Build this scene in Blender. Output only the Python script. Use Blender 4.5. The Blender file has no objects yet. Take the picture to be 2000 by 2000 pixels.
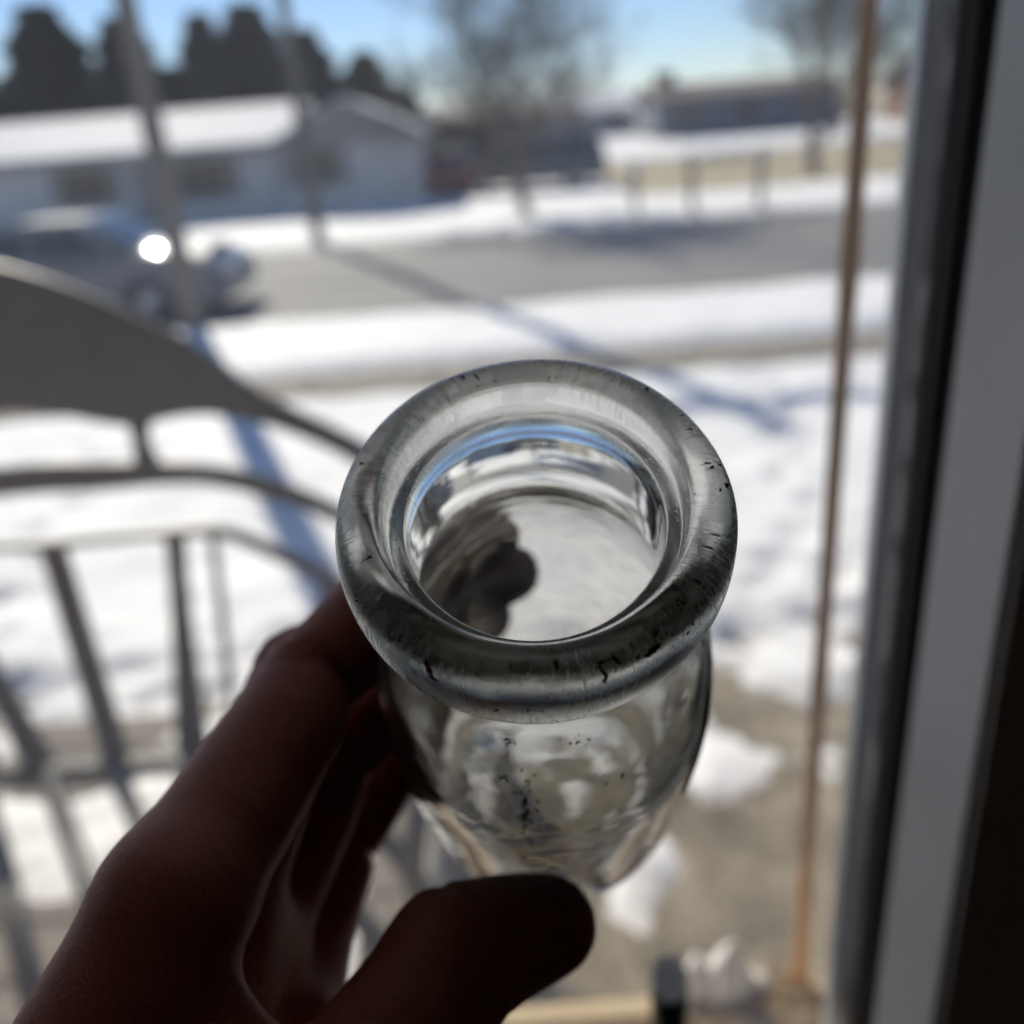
import bpy, bmesh, math, random
import numpy as np
from mathutils import Vector, Matrix
random.seed(7); rng = np.random.default_rng(7)
rad = math.radians
scn = bpy.context.scene
COL = scn.collection

# ------------------------------------------------------------------ camera, sky, sun, exposure
FPX, PITCH, ROLL, EYE = 1750.0, rad(23.2), rad(4.5), 2.2
F_ = np.array([0, math.cos(PITCH), -math.sin(PITCH)])
U0 = np.array([0, math.sin(PITCH), math.cos(PITCH)]); R0 = np.array([1., 0, 0])
R_ = math.cos(ROLL)*R0 - math.sin(ROLL)*U0
U_ = math.sin(ROLL)*R0 + math.cos(ROLL)*U0
CAM = np.array([0, 0, EYE])
cd = bpy.data.cameras.new('camera'); cam = bpy.data.objects.new('camera', cd); COL.objects.link(cam)
cam.matrix_world = Matrix(((R_[0], U_[0], -F_[0], 0), (R_[1], U_[1], -F_[1], 0), (R_[2], U_[2], -F_[2], EYE), (0, 0, 0, 1)))
cd.sensor_width = 36; cd.lens = 36*FPX/2000; cd.clip_start = 0.01; cd.clip_end = 3000
cd.dof.use_dof = True; cd.dof.focus_distance = 0.119; cd.dof.aperture_fstop = cd.lens/3.3; cd.dof.aperture_blades = 0
scn.camera = cam

SUN_EL, SUN_AZ = rad(34), rad(-21)          # azimuth from +Y (street side), negative = to the left
wld = bpy.data.worlds.new('World'); scn.world = wld; wld.use_nodes = True
nt = wld.node_tree; bg = nt.nodes['Background']
sky = nt.nodes.new('ShaderNodeTexSky'); sky.sky_type = 'NISHITA'; sky.sun_disc = False
sky.sun_elevation = SUN_EL; sky.sun_rotation = SUN_AZ; sky.altitude = 200; sky.air_density = 1.0; sky.dust_density = 0.0; sky.ozone_density = 3.5
mixn = nt.nodes.new('ShaderNodeMix'); mixn.data_type = 'RGBA'; mixn.blend_type = 'MULTIPLY'; mixn.inputs[0].default_value = 1; mixn.inputs[7].default_value = (.95, .95, 1.08, 1)
nt.links.new(sky.outputs[0], mixn.inputs[6]); nt.links.new(mixn.outputs[2], bg.inputs[0]); bg.inputs[1].default_value = 0.066
sl = bpy.data.lights.new('sun', 'SUN'); sl.energy = 3.7; sl.angle = rad(0.53); sl.color = (1, .90, .76)
sun = bpy.data.objects.new('sun', sl); COL.objects.link(sun)
sdir = Vector((math.sin(SUN_AZ)*math.cos(SUN_EL), math.cos(SUN_AZ)*math.cos(SUN_EL), math.sin(SUN_EL)))
sun.rotation_euler = sdir.to_track_quat('Z', 'Y').to_euler(); sun.location = (-20, 40, 40)
vs = scn.view_settings; vs.view_transform = 'Standard'; vs.look = 'None'; vs.exposure = 0.8; vs.gamma = 1; vs.use_curve_mapping = False
scn.render.engine = 'CYCLES'
cy = scn.cycles; cy.max_bounces = 24; cy.transmission_bounces = 20; cy.transparent_max_bounces = 24; cy.diffuse_bounces = 6; cy.glossy_bounces = 10
cy.caustics_reflective = False; cy.caustics_refractive = False; cy.sample_clamp_indirect = 6; cy.use_denoising = True; cy.use_adaptive_sampling = True; cy.adaptive_threshold = .025
try: cy.denoiser = 'OPENIMAGEDENOISE'
except Exception: pass

# ------------------------------------------------------------------ helpers
def cpt(px, py, d):            # photo pixel + depth along the view axis (m) -> world point
    return CAM + d*(F_ + (px-1000)/FPX*R_ - (py-1000)/FPX*U_)
def mm(p):                     # camera-frame millimetres (right, up, away) -> world
    p = np.asarray(p, float)/1000.
    return CAM + p[..., 0:1]*R_ + p[..., 1:2]*U_ + p[..., 2:3]*F_
def tag(o, label=None, cat=None, group=None, kind=None):
    if label: o['label'] = label
    if cat: o['category'] = cat
    if group: o['group'] = group
    if kind: o['kind'] = kind
    return o
def empty(name, loc=(0, 0, 0), rz=0):
    o = bpy.data.objects.new(name, None); COL.objects.link(o); o.location = loc; o.rotation_euler.z = rz
    o.empty_display_size = .1; return o
def obj(name, vs_, fs_, mat, parent=None, smooth=False):
    me = bpy.data.meshes.new(name)
    if isinstance(fs_, np.ndarray):
        n, k = fs_.shape; me.vertices.add(len(vs_)); me.vertices.foreach_set('co', np.asarray(vs_, np.float32).ravel())
        me.loops.add(n*k); me.loops.foreach_set('vertex_index', fs_.astype(np.int32).ravel())
        me.polygons.add(n); me.polygons.foreach_set('loop_start', np.arange(0, n*k, k, dtype=np.int32)); me.update(calc_edges=True); me.validate()
        return link(name, me, mat, parent, smooth)
    me.from_pydata([tuple(map(float, v)) for v in vs_], [], [tuple(map(int, f)) for f in fs_]); me.update()
    return link(name, me, mat, parent, smooth)
def link(name, me, mat, parent=None, smooth=False):
    o = bpy.data.objects.new(name, me); COL.objects.link(o)
    if mat and not me.materials: me.materials.append(mat)
    if smooth: me.polygons.foreach_set('use_smooth', [True]*len(me.polygons))
    if parent: o.parent = parent
    return o
def copy_tree(o, parent=None):
    c = o.copy(); COL.objects.link(c)
    if parent: c.parent = parent
    for ch in o.children: copy_tree(ch, c)
    return c
class MB:
    def __init__(s): s.v = []; s.f = []
    def add(s, v, f):
        n = len(s.v); s.v += [tuple(map(float, p)) for p in v]; s.f += [tuple(n+int(i) for i in q) for q in f]; return s
    def box(s, a, b):
        x0, y0, z0 = a; x1, y1, z1 = b
        return s.add([(x0,y0,z0),(x1,y0,z0),(x1,y1,z0),(x0,y1,z0),(x0,y0,z1),(x1,y0,z1),(x1,y1,z1),(x0,y1,z1)],
              [(0,3,2,1),(4,5,6,7),(0,1,5,4),(1,2,6,5),(2,3,7,6),(3,0,4,7)])
    def cbox(s, a, b, c=.004):       # box with chamfered edges
        bm = bmesh.new(); bmesh.ops.create_cube(bm, size=1)
        for v in bm.verts: v.co = Vector([(a[i]+b[i])/2 + v.co[i]*(b[i]-a[i]) for i in range(3)])
        bmesh.ops.bevel(bm, geom=bm.edges[:], offset=c, segments=2, affect='EDGES')
        bm.verts.index_update(); s.add([v.co[:] for v in bm.verts], [[v.index for v in f.verts] for f in bm.faces]); bm.free(); return s
    def tube(s, pts, rs, n=8, cap=True):
        pts = [Vector(p) for p in pts]
        if not hasattr(rs, '__len__'): rs = [rs]*len(pts)
        V = []; Fc = []; prev = None
        for i, p in enumerate(pts):
            t = (pts[min(i+1, len(pts)-1)] - pts[max(i-1, 0)]).normalized()
            a = prev if prev is not None else (Vector((0, 0, 1)) if abs(t.z) < .9 else Vector((1, 0, 0)))
            e = (a - t*a.dot(t)).normalized(); g = t.cross(e); prev = e
            for k in range(n):
                w = 2*math.pi*k/n; V.append(p + (e*math.cos(w) + g*math.sin(w))*rs[i])
        for i in range(len(pts)-1):
            for k in range(n): Fc.append((i*n+k, i*n+(k+1) % n, (i+1)*n+(k+1) % n, (i+1)*n+k))
        if cap: Fc.append(tuple(range(n-1, -1, -1))); Fc.append(tuple((len(pts)-1)*n+k for k in range(n)))
        return s.add(V, Fc)
    def prism(s, poly, y0, y1):      # polygon in (x,z) extruded along y
        n = len(poly)
        return s.add([(x, y0, z) for x, z in poly] + [(x, y1, z) for x, z in poly],
              [tuple(range(n)), tuple(range(2*n-1, n-1, -1))] + [(i, n+i, n+(i+1) % n, (i+1) % n) for i in range(n)])
    def lathe(s, prof, n=24, c=(0, 0, 0)):
        V = []; Fc = []
        for r, z in prof:
            for k in range(n): V.append((c[0]+r*math.cos(2*math.pi*k/n), c[1]+r*math.sin(2*math.pi*k/n), c[2]+z))
        for i in range(len(prof)-1):
            for k in range(n): Fc.append((i*n+k, i*n+(k+1) % n, (i+1)*n+(k+1) % n, (i+1)*n+k))
        return s.add(V, Fc)
    def build(s, name, mat, parent=None, smooth=False): return obj(name, s.v, s.f, mat, parent, smooth)

def hash2(ix, iy, seed=0):
    h = (ix.astype(np.int64)*374761393 + iy.astype(np.int64)*668265263 + seed*1442695041) & 0x7fffffff
    h = ((h ^ (h >> 13))*1274126177) & 0x7fffffff
    return ((h ^ (h >> 16)) & 0xffff)/65535.
def noise2(x, y, seed=0):
    ix = np.floor(x); iy = np.floor(y); fx = x-ix; fy = y-iy; fx = fx*fx*(3-2*fx); fy = fy*fy*(3-2*fy)
    a = hash2(ix, iy, seed); b = hash2(ix+1, iy, seed); c = hash2(ix, iy+1, seed); d = hash2(ix+1, iy+1, seed)
    return a+(b-a)*fx+(c-a)*fy+(a-b-c+d)*fx*fy
def fbm(x, y, seed=0, o=4):
    s = 0; a = .5
    for i in range(o): s = s + a*noise2(x, y, seed+i); x = x*2.03+3.1; y = y*2.03+1.7; a *= .5
    return s

# ------------------------------------------------------------------ materials
def N(t, k, **kw):
    n = t.nodes.new(k)
    for a, b in kw.items(): setattr(n, a, b)
    return n
def pbr(name, c1, c2=None, scale=10, rough=.7, metal=0, bump=0, bscale=None, detail=6, sss=0, coat=0, spec=.5, stretch=None, contrast=(.35, .65)):
    m = bpy.data.materials.new(name); m.use_nodes = True; t = m.node_tree; b = t.nodes['Principled BSDF']
    b.inputs['Roughness'].default_value = rough; b.inputs['Metallic'].default_value = metal
    b.inputs['Specular IOR Level'].default_value = spec; b.inputs['Coat Weight'].default_value = coat
    tc = N(t, 'ShaderNodeTexCoord'); src = tc.outputs['Object']
    if stretch:
        mp = N(t, 'ShaderNodeMapping'); mp.inputs['Scale'].default_value = stretch; t.links.new(src, mp.inputs[0]); src = mp.outputs[0]
    b.inputs['Base Color'].default_value = (*c1, 1)
    if c2:
        nz = N(t, 'ShaderNodeTexNoise'); nz.inputs['Scale'].default_value = scale; nz.inputs['Detail'].default_value = detail; nz.inputs['Roughness'].default_value = .65
        t.links.new(src, nz.inputs['Vector'])
        r = N(t, 'ShaderNodeValToRGB'); r.color_ramp.elements[0].position = contrast[0]; r.color_ramp.elements[1].position = contrast[1]
        r.color_ramp.elements[0].color = (*c1, 1); r.color_ramp.elements[1].color = (*c2, 1)
        t.links.new(nz.outputs[0], r.inputs[0]); t.links.new(r.outputs[0], b.inputs['Base Color'])
    if bump:
        n2 = N(t, 'ShaderNodeTexNoise'); n2.inputs['Scale'].default_value = bscale or scale*4; n2.inputs['Detail'].default_value = 5
        t.links.new(src, n2.inputs['Vector'])
        bp = N(t, 'ShaderNodeBump'); bp.inputs['Strength'].default_value = 1; bp.inputs['Distance'].default_value = bump
        t.links.new(n2.outputs[0], bp.inputs['Height']); t.links.new(bp.outputs[0], b.inputs['Normal'])
    if sss:
        b.inputs['Subsurface Weight'].default_value = sss
    return m
M = {}
M['snow'] = pbr('snow', (.66, .66, .67), (.84, .84, .835), 1.6, .75, bump=.03, bscale=7, contrast=(.28, .5))
M['grass'] = pbr('dry_grass', (.11, .09, .06), (.44, .38, .28), 2.6, .9, detail=10, bump=.02, bscale=40)
M['lawn_far'] = pbr('tan_lawn', (.30, .25, .16), (.40, .35, .24), .6, .9)
M['blade'] = pbr('grass_blade', (.26, .22, .14), (.38, .33, .21), 3, .8)
M['asphalt'] = pbr('asphalt', (.13, .13, .133), (.24, .235, .225), .9, .8, bump=.004, bscale=120, stretch=(.25, 1.3, 1), detail=9)
M['concrete'] = pbr('sidewalk_concrete', (.20, .18, .145), (.26, .235, .195), 3, .85, bump=.002, bscale=150)
M['pole'] = pbr('weathered_pole_wood', (.13, .115, .10), (.20, .18, .16), 6, .85, bump=.004, stretch=(1, 1, .08))
M['castmetal'] = pbr('dark_bronze_cast_metal', (.035, .033, .032), (.055, .05, .047), 30, .45, metal=.0, bump=.0006, bscale=300)
M['deckwood'] = pbr('grey_deck_wood', (.16, .135, .11), (.24, .21, .18), 6, .85, bump=.002, stretch=(.6, 8, 8))
M['bark'] = pbr('grey_bark', (.11, .095, .085), (.17, .15, .135), 8, .9)
M['conifer'] = pbr('conifer_needles', (.045, .08, .10), (.08, .12, .125), 1.2, .7)
M['hedge'] = pbr('dark_hedge_leaves', (.05, .055, .045), (.09, .085, .07), 1.2, .75)
M['siding'] = pbr('pale_siding', (.50, .50, .50), (.56, .55, .54), 2, .7)
M['brick'] = pbr('brown_brick', (.20, .12, .09), (.28, .17, .13), 3, .8)
M['shingle'] = pbr('brown_roof_shingle', (.16, .13, .12), (.22, .18, .165), 3, .85)
M['trim'] = pbr('white_trim', (.72, .72, .70), (.78, .78, .77), 3, .5)
M['greytrim'] = pbr('grey_gable_board', (.24, .225, .215), (.29, .27, .26), 3, .7)
M['darkglass'] = pbr('dark_window_glass', (.02, .025, .03), rough=.05)
M['tyre'] = pbr('tyre_rubber', (.02, .02, .02), (.035, .035, .035), 20, .8)
M['chrome'] = pbr('polished_metal', (.85, .85, .86), rough=.12, metal=1)
M['silver'] = pbr('silver_blue_paint', (.10, .12, .155), rough=.5, coat=1.0)
M['navy'] = pbr('dark_blue_paint', (.022, .03, .05), rough=.25, coat=.6)
M['redpaint'] = pbr('dull_red_paint', (.22, .05, .045), rough=.3, coat=.5)
M['lampglass'] = pbr('lamp_lens', (.7, .7, .7), rough=.1)
M['boxmetal'] = pbr('mailbox_grey', (.16, .16, .165), (.22, .22, .22), 10, .4, metal=.4)
M['post'] = pbr('post_wood', (.17, .14, .11), (.25, .21, .17), 8, .85, stretch=(1, 1, .1))
M['alu'] = pbr('pale_aluminium', (.60, .63, .66), (.68, .70, .72), 30, .35, metal=.5, bump=.0001, bscale=600)
M['bronze'] = pbr('dark_bronze_vinyl', (.11, .105, .10), (.15, .14, .135), 25, .7, spec=.25, bump=.0002, bscale=500, stretch=(1, 1, .2))
M['gasket'] = pbr('black_gasket', (.008, .008, .008), rough=.6)
M['casing'] = pbr('white_casing_paint', (.62, .62, .61), (.70, .70, .69), 12, .45, bump=.0003, bscale=120)
M['roomwall'] = pbr('room_wall_paint', (.48, .37, .30), (.54, .42, .345), 4, .9, bump=.0005, bscale=300)
M['roomfloor'] = pbr('room_floor_wood', (.16, .10, .06), (.24, .15, .09), 6, .5, stretch=(1, 8, 1))
M['coir'] = pbr('coir_fibre', (.50, .39, .25), (.70, .58, .41), 60, .95, bump=.002, bscale=200)
M['planter'] = pbr('tan_planter_wood', (.46, .36, .22), (.58, .47, .31), 10, .75, bump=.0008, bscale=60, stretch=(.5, 6, 6))
M['bamboo'] = pbr('brown_stake_wood', (.70, .33, .08), (.82, .47, .16), 14, .5, stretch=(1, 1, .12), bump=.0004, bscale=90)
M['blackplastic'] = pbr('black_plastic', (.010, .010, .011), (.016, .016, .017), 40, .35)
M['whiteplastic'] = pbr('white_plastic', (.74, .75, .74), (.80, .80, .80), 30, .4)
M['soffit'] = pbr('porch_soffit', (.45, .43, .40), (.5, .48, .45), 3, .8)

def leafy(m, w=.45):
    t = m.node_tree; b = t.nodes['Principled BSDF']; tr = N(t, 'ShaderNodeBsdfTranslucent'); mx = N(t, 'ShaderNodeMixShader'); mx.inputs[0].default_value = w
    src = b.inputs['Base Color'].links[0].from_socket; t.links.new(src, tr.inputs[0]); t.links.new(b.outputs[0], mx.inputs[1]); t.links.new(tr.outputs[0], mx.inputs[2]); t.links.new(mx.outputs[0], t.nodes['Material Output'].inputs[0])
leafy(M['conifer']); leafy(M['hedge']); leafy(M['whiteplastic'], .85); leafy(M['coir'], .3)
def glass_material():
    m = bpy.data.materials.new('bottle_glass'); m.use_nodes = True; t = m.node_tree; b = t.nodes['Principled BSDF']; L = t.links.new
    b.inputs['Transmission Weight'].default_value = 1; b.inputs['IOR'].default_value = 1.5
    b.inputs['Base Color'].default_value = (.975, .98, .965, 1)
    tc = N(t, 'ShaderNodeTexCoord'); sp = N(t, 'ShaderNodeSeparateXYZ'); L(tc.outputs['Object'], sp.inputs[0])
    # frosted, pitted cap seat just inside the lip (local z in metres, 0 = top of lip)
    r2 = N(t, 'ShaderNodeVectorMath', operation='LENGTH'); cb = N(t, 'ShaderNodeCombineXYZ'); L(sp.outputs[0], cb.inputs[0]); L(sp.outputs[1], cb.inputs[1]); L(cb.outputs[0], r2.inputs[0])
    def band(v, lo, hi, soft):
        a = N(t, 'ShaderNodeMapRange', interpolation_type='SMOOTHSTEP'); a.inputs[1].default_value = lo-soft; a.inputs[2].default_value = lo+soft; L(v, a.inputs[0])
        c = N(t, 'ShaderNodeMapRange', interpolation_type='SMOOTHSTEP'); c.inputs[1].default_value = hi+soft; c.inputs[2].default_value = hi-soft; L(v, c.inputs[0])
        k = N(t, 'ShaderNodeMath', operation='MULTIPLY'); L(a.outputs[0], k.inputs[0]); L(c.outputs[0], k.inputs[1]); return k.outputs[0]
    def mul(a, b_, op='MULTIPLY'):
        k = N(t, 'ShaderNodeMath', operation=op)
        for i, x in enumerate((a, b_)):
            if isinstance(x, (int, float)): k.inputs[i].default_value = x
            else: L(x, k.inputs[i])
        return k.outputs[0]
    seat = mul(band(sp.outputs[2], -.0064, -.0046, .0003), band(r2.outputs['Value'], .0184, .0205, .0002))
    n1 = N(t, 'ShaderNodeTexNoise'); n1.inputs['Scale'].default_value = 260; n1.inputs['Detail'].default_value = 5; L(tc.outputs['Object'], n1.inputs['Vector'])
    # wear on the lip: scratchy, rubbed patches
    mp = N(t, 'ShaderNodeMapping'); mp.inputs['Scale'].default_value = (1, 1, .25); L(tc.outputs['Object'], mp.inputs[0])
    n2 = N(t, 'ShaderNodeTexNoise'); n2.inputs['Scale'].default_value = 420; n2.inputs['Detail'].default_value = 8; n2.inputs['Roughness'].default_value = .7; L(mp.outputs[0], n2.inputs['Vector'])
    n3 = N(t, 'ShaderNodeTexNoise'); n3.inputs['Scale'].default_value = 70; n3.inputs['Detail'].default_value = 3; L(tc.outputs['Object'], n3.inputs['Vector'])
    lipz = mul(band(sp.outputs[2], -.0138, .002, .0006), band(r2.outputs['Value'], .0208, .03, .0003))
    rub = N(t, 'ShaderNodeMapRange'); rub.inputs[1].default_value = .52; rub.inputs[2].default_value = .72; L(n3.outputs[0], rub.inputs[0])
    rubm = mul(mul(rub.outputs[0], lipz), n2.outputs[0])
    rough = mul(mul(mul(seat, .38), mul(rubm, .42), 'ADD'), mul(lipz, .07), 'ADD')
    at2 = N(t, 'ShaderNodeMath', operation='ARCTAN2'); L(sp.outputs[1], at2.inputs[0]); L(sp.outputs[0], at2.inputs[1])
    cs = N(t, 'ShaderNodeCombineXYZ'); L(mul(at2.outputs[0], 38.), cs.inputs[0]); L(mul(r2.outputs['Value'], 260.), cs.inputs[1]); L(mul(sp.outputs[2], 160.), cs.inputs[2])
    stn = N(t, 'ShaderNodeTexNoise'); stn.inputs['Scale'].default_value = 1.0; stn.inputs['Detail'].default_value = 7; stn.inputs['Roughness'].default_value = .75; L(cs.outputs[0], stn.inputs['Vector'])
    stm = N(t, 'ShaderNodeMapRange'); stm.inputs[1].default_value = .50; stm.inputs[2].default_value = .66; L(stn.outputs[0], stm.inputs[0])
    n5 = N(t, 'ShaderNodeTexNoise'); n5.inputs['Scale'].default_value = 48; n5.inputs['Detail'].default_value = 2; L(tc.outputs['Object'], n5.inputs['Vector'])
    ptm = N(t, 'ShaderNodeMapRange'); ptm.inputs[1].default_value = .36; ptm.inputs[2].default_value = .56; L(n5.outputs[0], ptm.inputs[0])
    streak = mul(mul(stm.outputs[0], ptm.outputs[0]), lipz)
    rough = mul(rough, mul(streak, .35), 'ADD')
    face = mul(band(sp.outputs[2], -.0150, .003, .0008), band(r2.outputs['Value'], .0246, .04, .0014))
    rough = mul(rough, mul(face, mul(n3.outputs[0], .36)), 'ADD')
    smudge = N(t, 'ShaderNodeMapRange'); smudge.inputs[1].default_value = .55; smudge.inputs[2].default_value = .8; smudge.inputs[4].default_value = .05; L(n1.outputs[0], smudge.inputs[0])
    L(mul(rough, smudge.outputs[0], 'ADD'), b.inputs['Roughness'])
    # relief: hand-made waviness, fine scratches on the lip, pits in the seat
    n4 = N(t, 'ShaderNodeTexNoise'); n4.inputs['Scale'].default_value = 90; n4.inputs['Detail'].default_value = 2; L(tc.outputs['Object'], n4.inputs['Vector'])
    vo = N(t, 'ShaderNodeTexVoronoi'); vo.inputs['Scale'].default_value = 1500; L(tc.outputs['Object'], vo.inputs['Vector'])
    pit = N(t, 'ShaderNodeMapRange'); pit.inputs[1].default_value = .0; pit.inputs[2].default_value = .35; L(vo.outputs['Distance'], pit.inputs[0])
    h = mul(mul(n4.outputs[0], .00016), mul(mul(n2.outputs[0], lipz), .00010), 'ADD')
    h = mul(h, mul(mul(pit.outputs[0], seat), .00018), 'ADD')
    bp = N(t, 'ShaderNodeBump'); bp.inputs['Strength'].default_value = .55; bp.inputs['Distance'].default_value = 1.0
    L(h, bp.inputs['Height']); L(bp.outputs[0], b.inputs['Normal'])
    # dirt film: thin milky deposit, strongest on the seat and rubbed lip
    dif = N(t, 'ShaderNodeBsdfDiffuse'); dif.inputs[0].default_value = (.62, .60, .55, 1)
    trl = N(t, 'ShaderNodeBsdfTranslucent'); trl.inputs[0].default_value = (.88, .86, .80, 1)
    dm = N(t, 'ShaderNodeMixShader'); dm.inputs[0].default_value = .8; L(dif.outputs[0], dm.inputs[1]); L(trl.outputs[0], dm.inputs[2])
    spk = N(t, 'ShaderNodeMapRange'); spk.inputs[1].default_value = .60; spk.inputs[2].default_value = .74; L(n2.outputs[0], spk.inputs[0])
    film = mul(mul(seat, .16), mul(mul(spk.outputs[0], lipz), .30), 'ADD')
    hz = N(t, 'ShaderNodeMapRange'); hz.inputs[1].default_value = .45; hz.inputs[2].default_value = .75; hz.inputs[4].default_value = .10; L(n1.outputs[0], hz.inputs[0]); hzb = mul(hz.outputs[0], band(sp.outputs[2], -.2, -.024, .006))
    film = mul(film, hzb, 'ADD'); bodyz = band(sp.outputs[2], -.2, -.026, .006); film = mul(film, mul(mul(lipz, .08), n3.outputs[0]), 'ADD'); film = mul(film, mul(streak, .22), 'ADD'); film = mul(film, mul(bodyz, .10), 'ADD'); film = mul(film, mul(face, mul(n3.outputs[0], .14)), 'ADD'); film = mul(film, .015, 'ADD')
    mx = N(t, 'ShaderNodeMixShader'); L(film, mx.inputs[0]); L(b.outputs[0], mx.inputs[1]); L(dm.outputs[0], mx.inputs[2])
    out = t.nodes['Material Output']; L(mx.outputs[0], out.inputs[0])
    va = N(t, 'ShaderNodeVolumeAbsorption'); va.inputs[0].default_value = (.74, .77, .70, 1); va.inputs[1].default_value = 18
    L(va.outputs[0], out.inputs['Volume'])
    return m
def pane_material():
    m = bpy.data.materials.new('window_pane_glass'); m.use_nodes = True; t = m.node_tree; L = t.links.new
    for n in list(t.nodes):
        if n.type != 'OUTPUT_MATERIAL': t.nodes.remove(n)
    tr = N(t, 'ShaderNodeBsdfTransparent'); tr.inputs[0].default_value = (.96, .975, .97, 1)
    gl = N(t, 'ShaderNodeBsdfGlossy'); gl.inputs['Roughness'].default_value = .0
    ge = N(t, 'ShaderNodeNewGeometry'); dp = N(t, 'ShaderNodeVectorMath', operation='DOT_PRODUCT'); L(ge.outputs['Incoming'], dp.inputs[0]); L(ge.outputs['Normal'], dp.inputs[1])
    ab = N(t, 'ShaderNodeMath', operation='ABSOLUTE'); L(dp.outputs['Value'], ab.inputs[0])
    om = N(t, 'ShaderNodeMath', operation='SUBTRACT'); om.inputs[0].default_value = 1; L(ab.outputs[0], om.inputs[1])
    pw = N(t, 'ShaderNodeMath', operation='POWER'); L(om.outputs[0], pw.inputs[0]); pw.inputs[1].default_value = 5
    fr = N(t, 'ShaderNodeMath', operation='MULTIPLY_ADD'); L(pw.outputs[0], fr.inputs[0]); fr.inputs[1].default_value = .96; fr.inputs[2].default_value = .04
    mx = N(t, 'ShaderNodeMixShader'); L(fr.outputs[0], mx.inputs[0]); L(tr.outputs[0], mx.inputs[1]); L(gl.outputs[0], mx.inputs[2])
    du = N(t, 'ShaderNodeBsdfTranslucent'); du.inputs[0].default_value = (.9, .9, .9, 1)     # pale dust-like veil, imitates lens glare lifting the dark tones
    nz = N(t, 'ShaderNodeTexNoise'); nz.inputs['Scale'].default_value = 14; nz.inputs['Detail'].default_value = 6; tc = N(t, 'ShaderNodeTexCoord'); L(tc.outputs['Object'], nz.inputs['Vector'])
    mr = N(t, 'ShaderNodeMapRange'); mr.inputs[1].default_value = .3; mr.inputs[2].default_value = .7; mr.inputs[3].default_value = .05; mr.inputs[4].default_value = .075; L(nz.outputs[0], mr.inputs[0])
    m2 = N(t, 'ShaderNodeMixShader'); L(mr.outputs[0], m2.inputs[0]); L(mx.outputs[0], m2.inputs[1]); L(du.outputs[0], m2.inputs[2])
    L(m2.outputs[0], t.nodes['Material Output'].inputs[0]); return m
def skin_material():
    m = bpy.data.materials.new('skin'); m.use_nodes = True; t = m.node_tree; b = t.nodes['Principled BSDF']; L = t.links.new
    tc = N(t, 'ShaderNodeTexCoord')
    n1 = N(t, 'ShaderNodeTexNoise'); n1.inputs['Scale'].default_value = 55; n1.inputs['Detail'].default_value = 5; L(tc.outputs['Object'], n1.inputs['Vector'])
    r = N(t, 'ShaderNodeValToRGB'); r.color_ramp.elements[0].position = .3; r.color_ramp.elements[1].position = .7
    r.color_ramp.elements[0].color = (.44, .16, .12, 1); r.color_ramp.elements[1].color = (.57, .26, .20, 1)
    L(n1.outputs[0], r.inputs[0]); L(r.outputs[0], b.inputs['Base Color'])
    b.inputs['Roughness'].default_value = .55; b.inputs['Specular IOR Level'].default_value = .3; b.inputs['Subsurface Weight'].default_value = .35
    b.inputs['Subsurface Radius'].default_value = (1, .25, .12); b.inputs['Subsurface Scale'].default_value = .004
    vo = N(t, 'ShaderNodeTexVoronoi', feature='DISTANCE_TO_EDGE'); vo.inputs['Scale'].default_value = 900; L(tc.outputs['Object'], vo.inputs['Vector'])
    wv = N(t, 'ShaderNodeTexNoise'); wv.inputs['Scale'].default_value = 420; wv.inputs['Detail'].default_value = 4; L(tc.outputs['Object'], wv.inputs['Vector'])
    ad = N(t, 'ShaderNodeMath', operation='ADD'); L(vo.outputs[0], ad.inputs[0]); L(wv.outputs[0], ad.inputs[1])
    bp = N(t, 'ShaderNodeBump'); bp.inputs['Strength'].default_value = .7; bp.inputs['Distance'].default_value = .00022
    L(ad.outputs[0], bp.inputs['Height']); L(bp.outputs[0], b.inputs['Normal'])
    return m
M['glass'] = glass_material(); M['pane'] = pane_material(); M['skin'] = skin_material()
M['nail'] = pbr('fingernail', (.62, .40, .34), (.68, .46, .40), 60, .3)
M['rust'] = pbr('rust_fleck', (.30, .085, .02), (.48, .19, .05), 900, .8)
M['dark_rust'] = pbr('dark_rust_mark', (.07, .028, .016), (.14, .05, .025), 900, .8)
M['grime'] = pbr('grey_residue', (.14, .145, .145), (.26, .26, .25), 900, .9)
for k_ in ('rust', 'dark_rust', 'grime'): leafy(M[k_], .5)

# ------------------------------------------------------------------ the setting: ground, street, sidewalk, snow
def zg(x, y):
    x = np.asarray(x, float); y = np.asarray(y, float)
    t = np.clip((y-28)/45, 0, 1); t = t*t*(3-2*t)
    return t*.75 + np.clip((y-80)/500, 0, 1)*2.0
def sheet(name, xs, ys, zf, mat, keep=None, kind='structure'):
    X, Y = np.meshgrid(xs, ys); Z = zf(X, Y); nx = len(xs)
    V = np.stack([X, Y, Z], -1).reshape(-1, 3); K = keep(X, Y, Z) if keep else np.ones(X.shape, bool)
    A = (np.arange(len(ys)-1)[:, None]*nx+np.arange(nx-1)[None, :]); ok = K[:-1, :-1] | K[:-1, 1:] | K[1:, :-1] | K[1:, 1:]
    A = A[ok]; fs = np.stack([A, A+1, A+1+nx, A+nx], -1)
    used = np.unique(fs); mp = -np.ones(len(V), int); mp[used] = np.arange(len(used))
    o = obj(name, V[used], mp[fs], mat, smooth=True); tag(o, kind=kind); return o
def space(a, b, n, p=1.0): return a+(b-a)*np.linspace(0, 1, n)**p
gx = np.concatenate([-space(4, 500, 14, 2.2)[::-1], np.linspace(-3.5, 3.5, 8), space(4, 500, 14, 2.2)])
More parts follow.
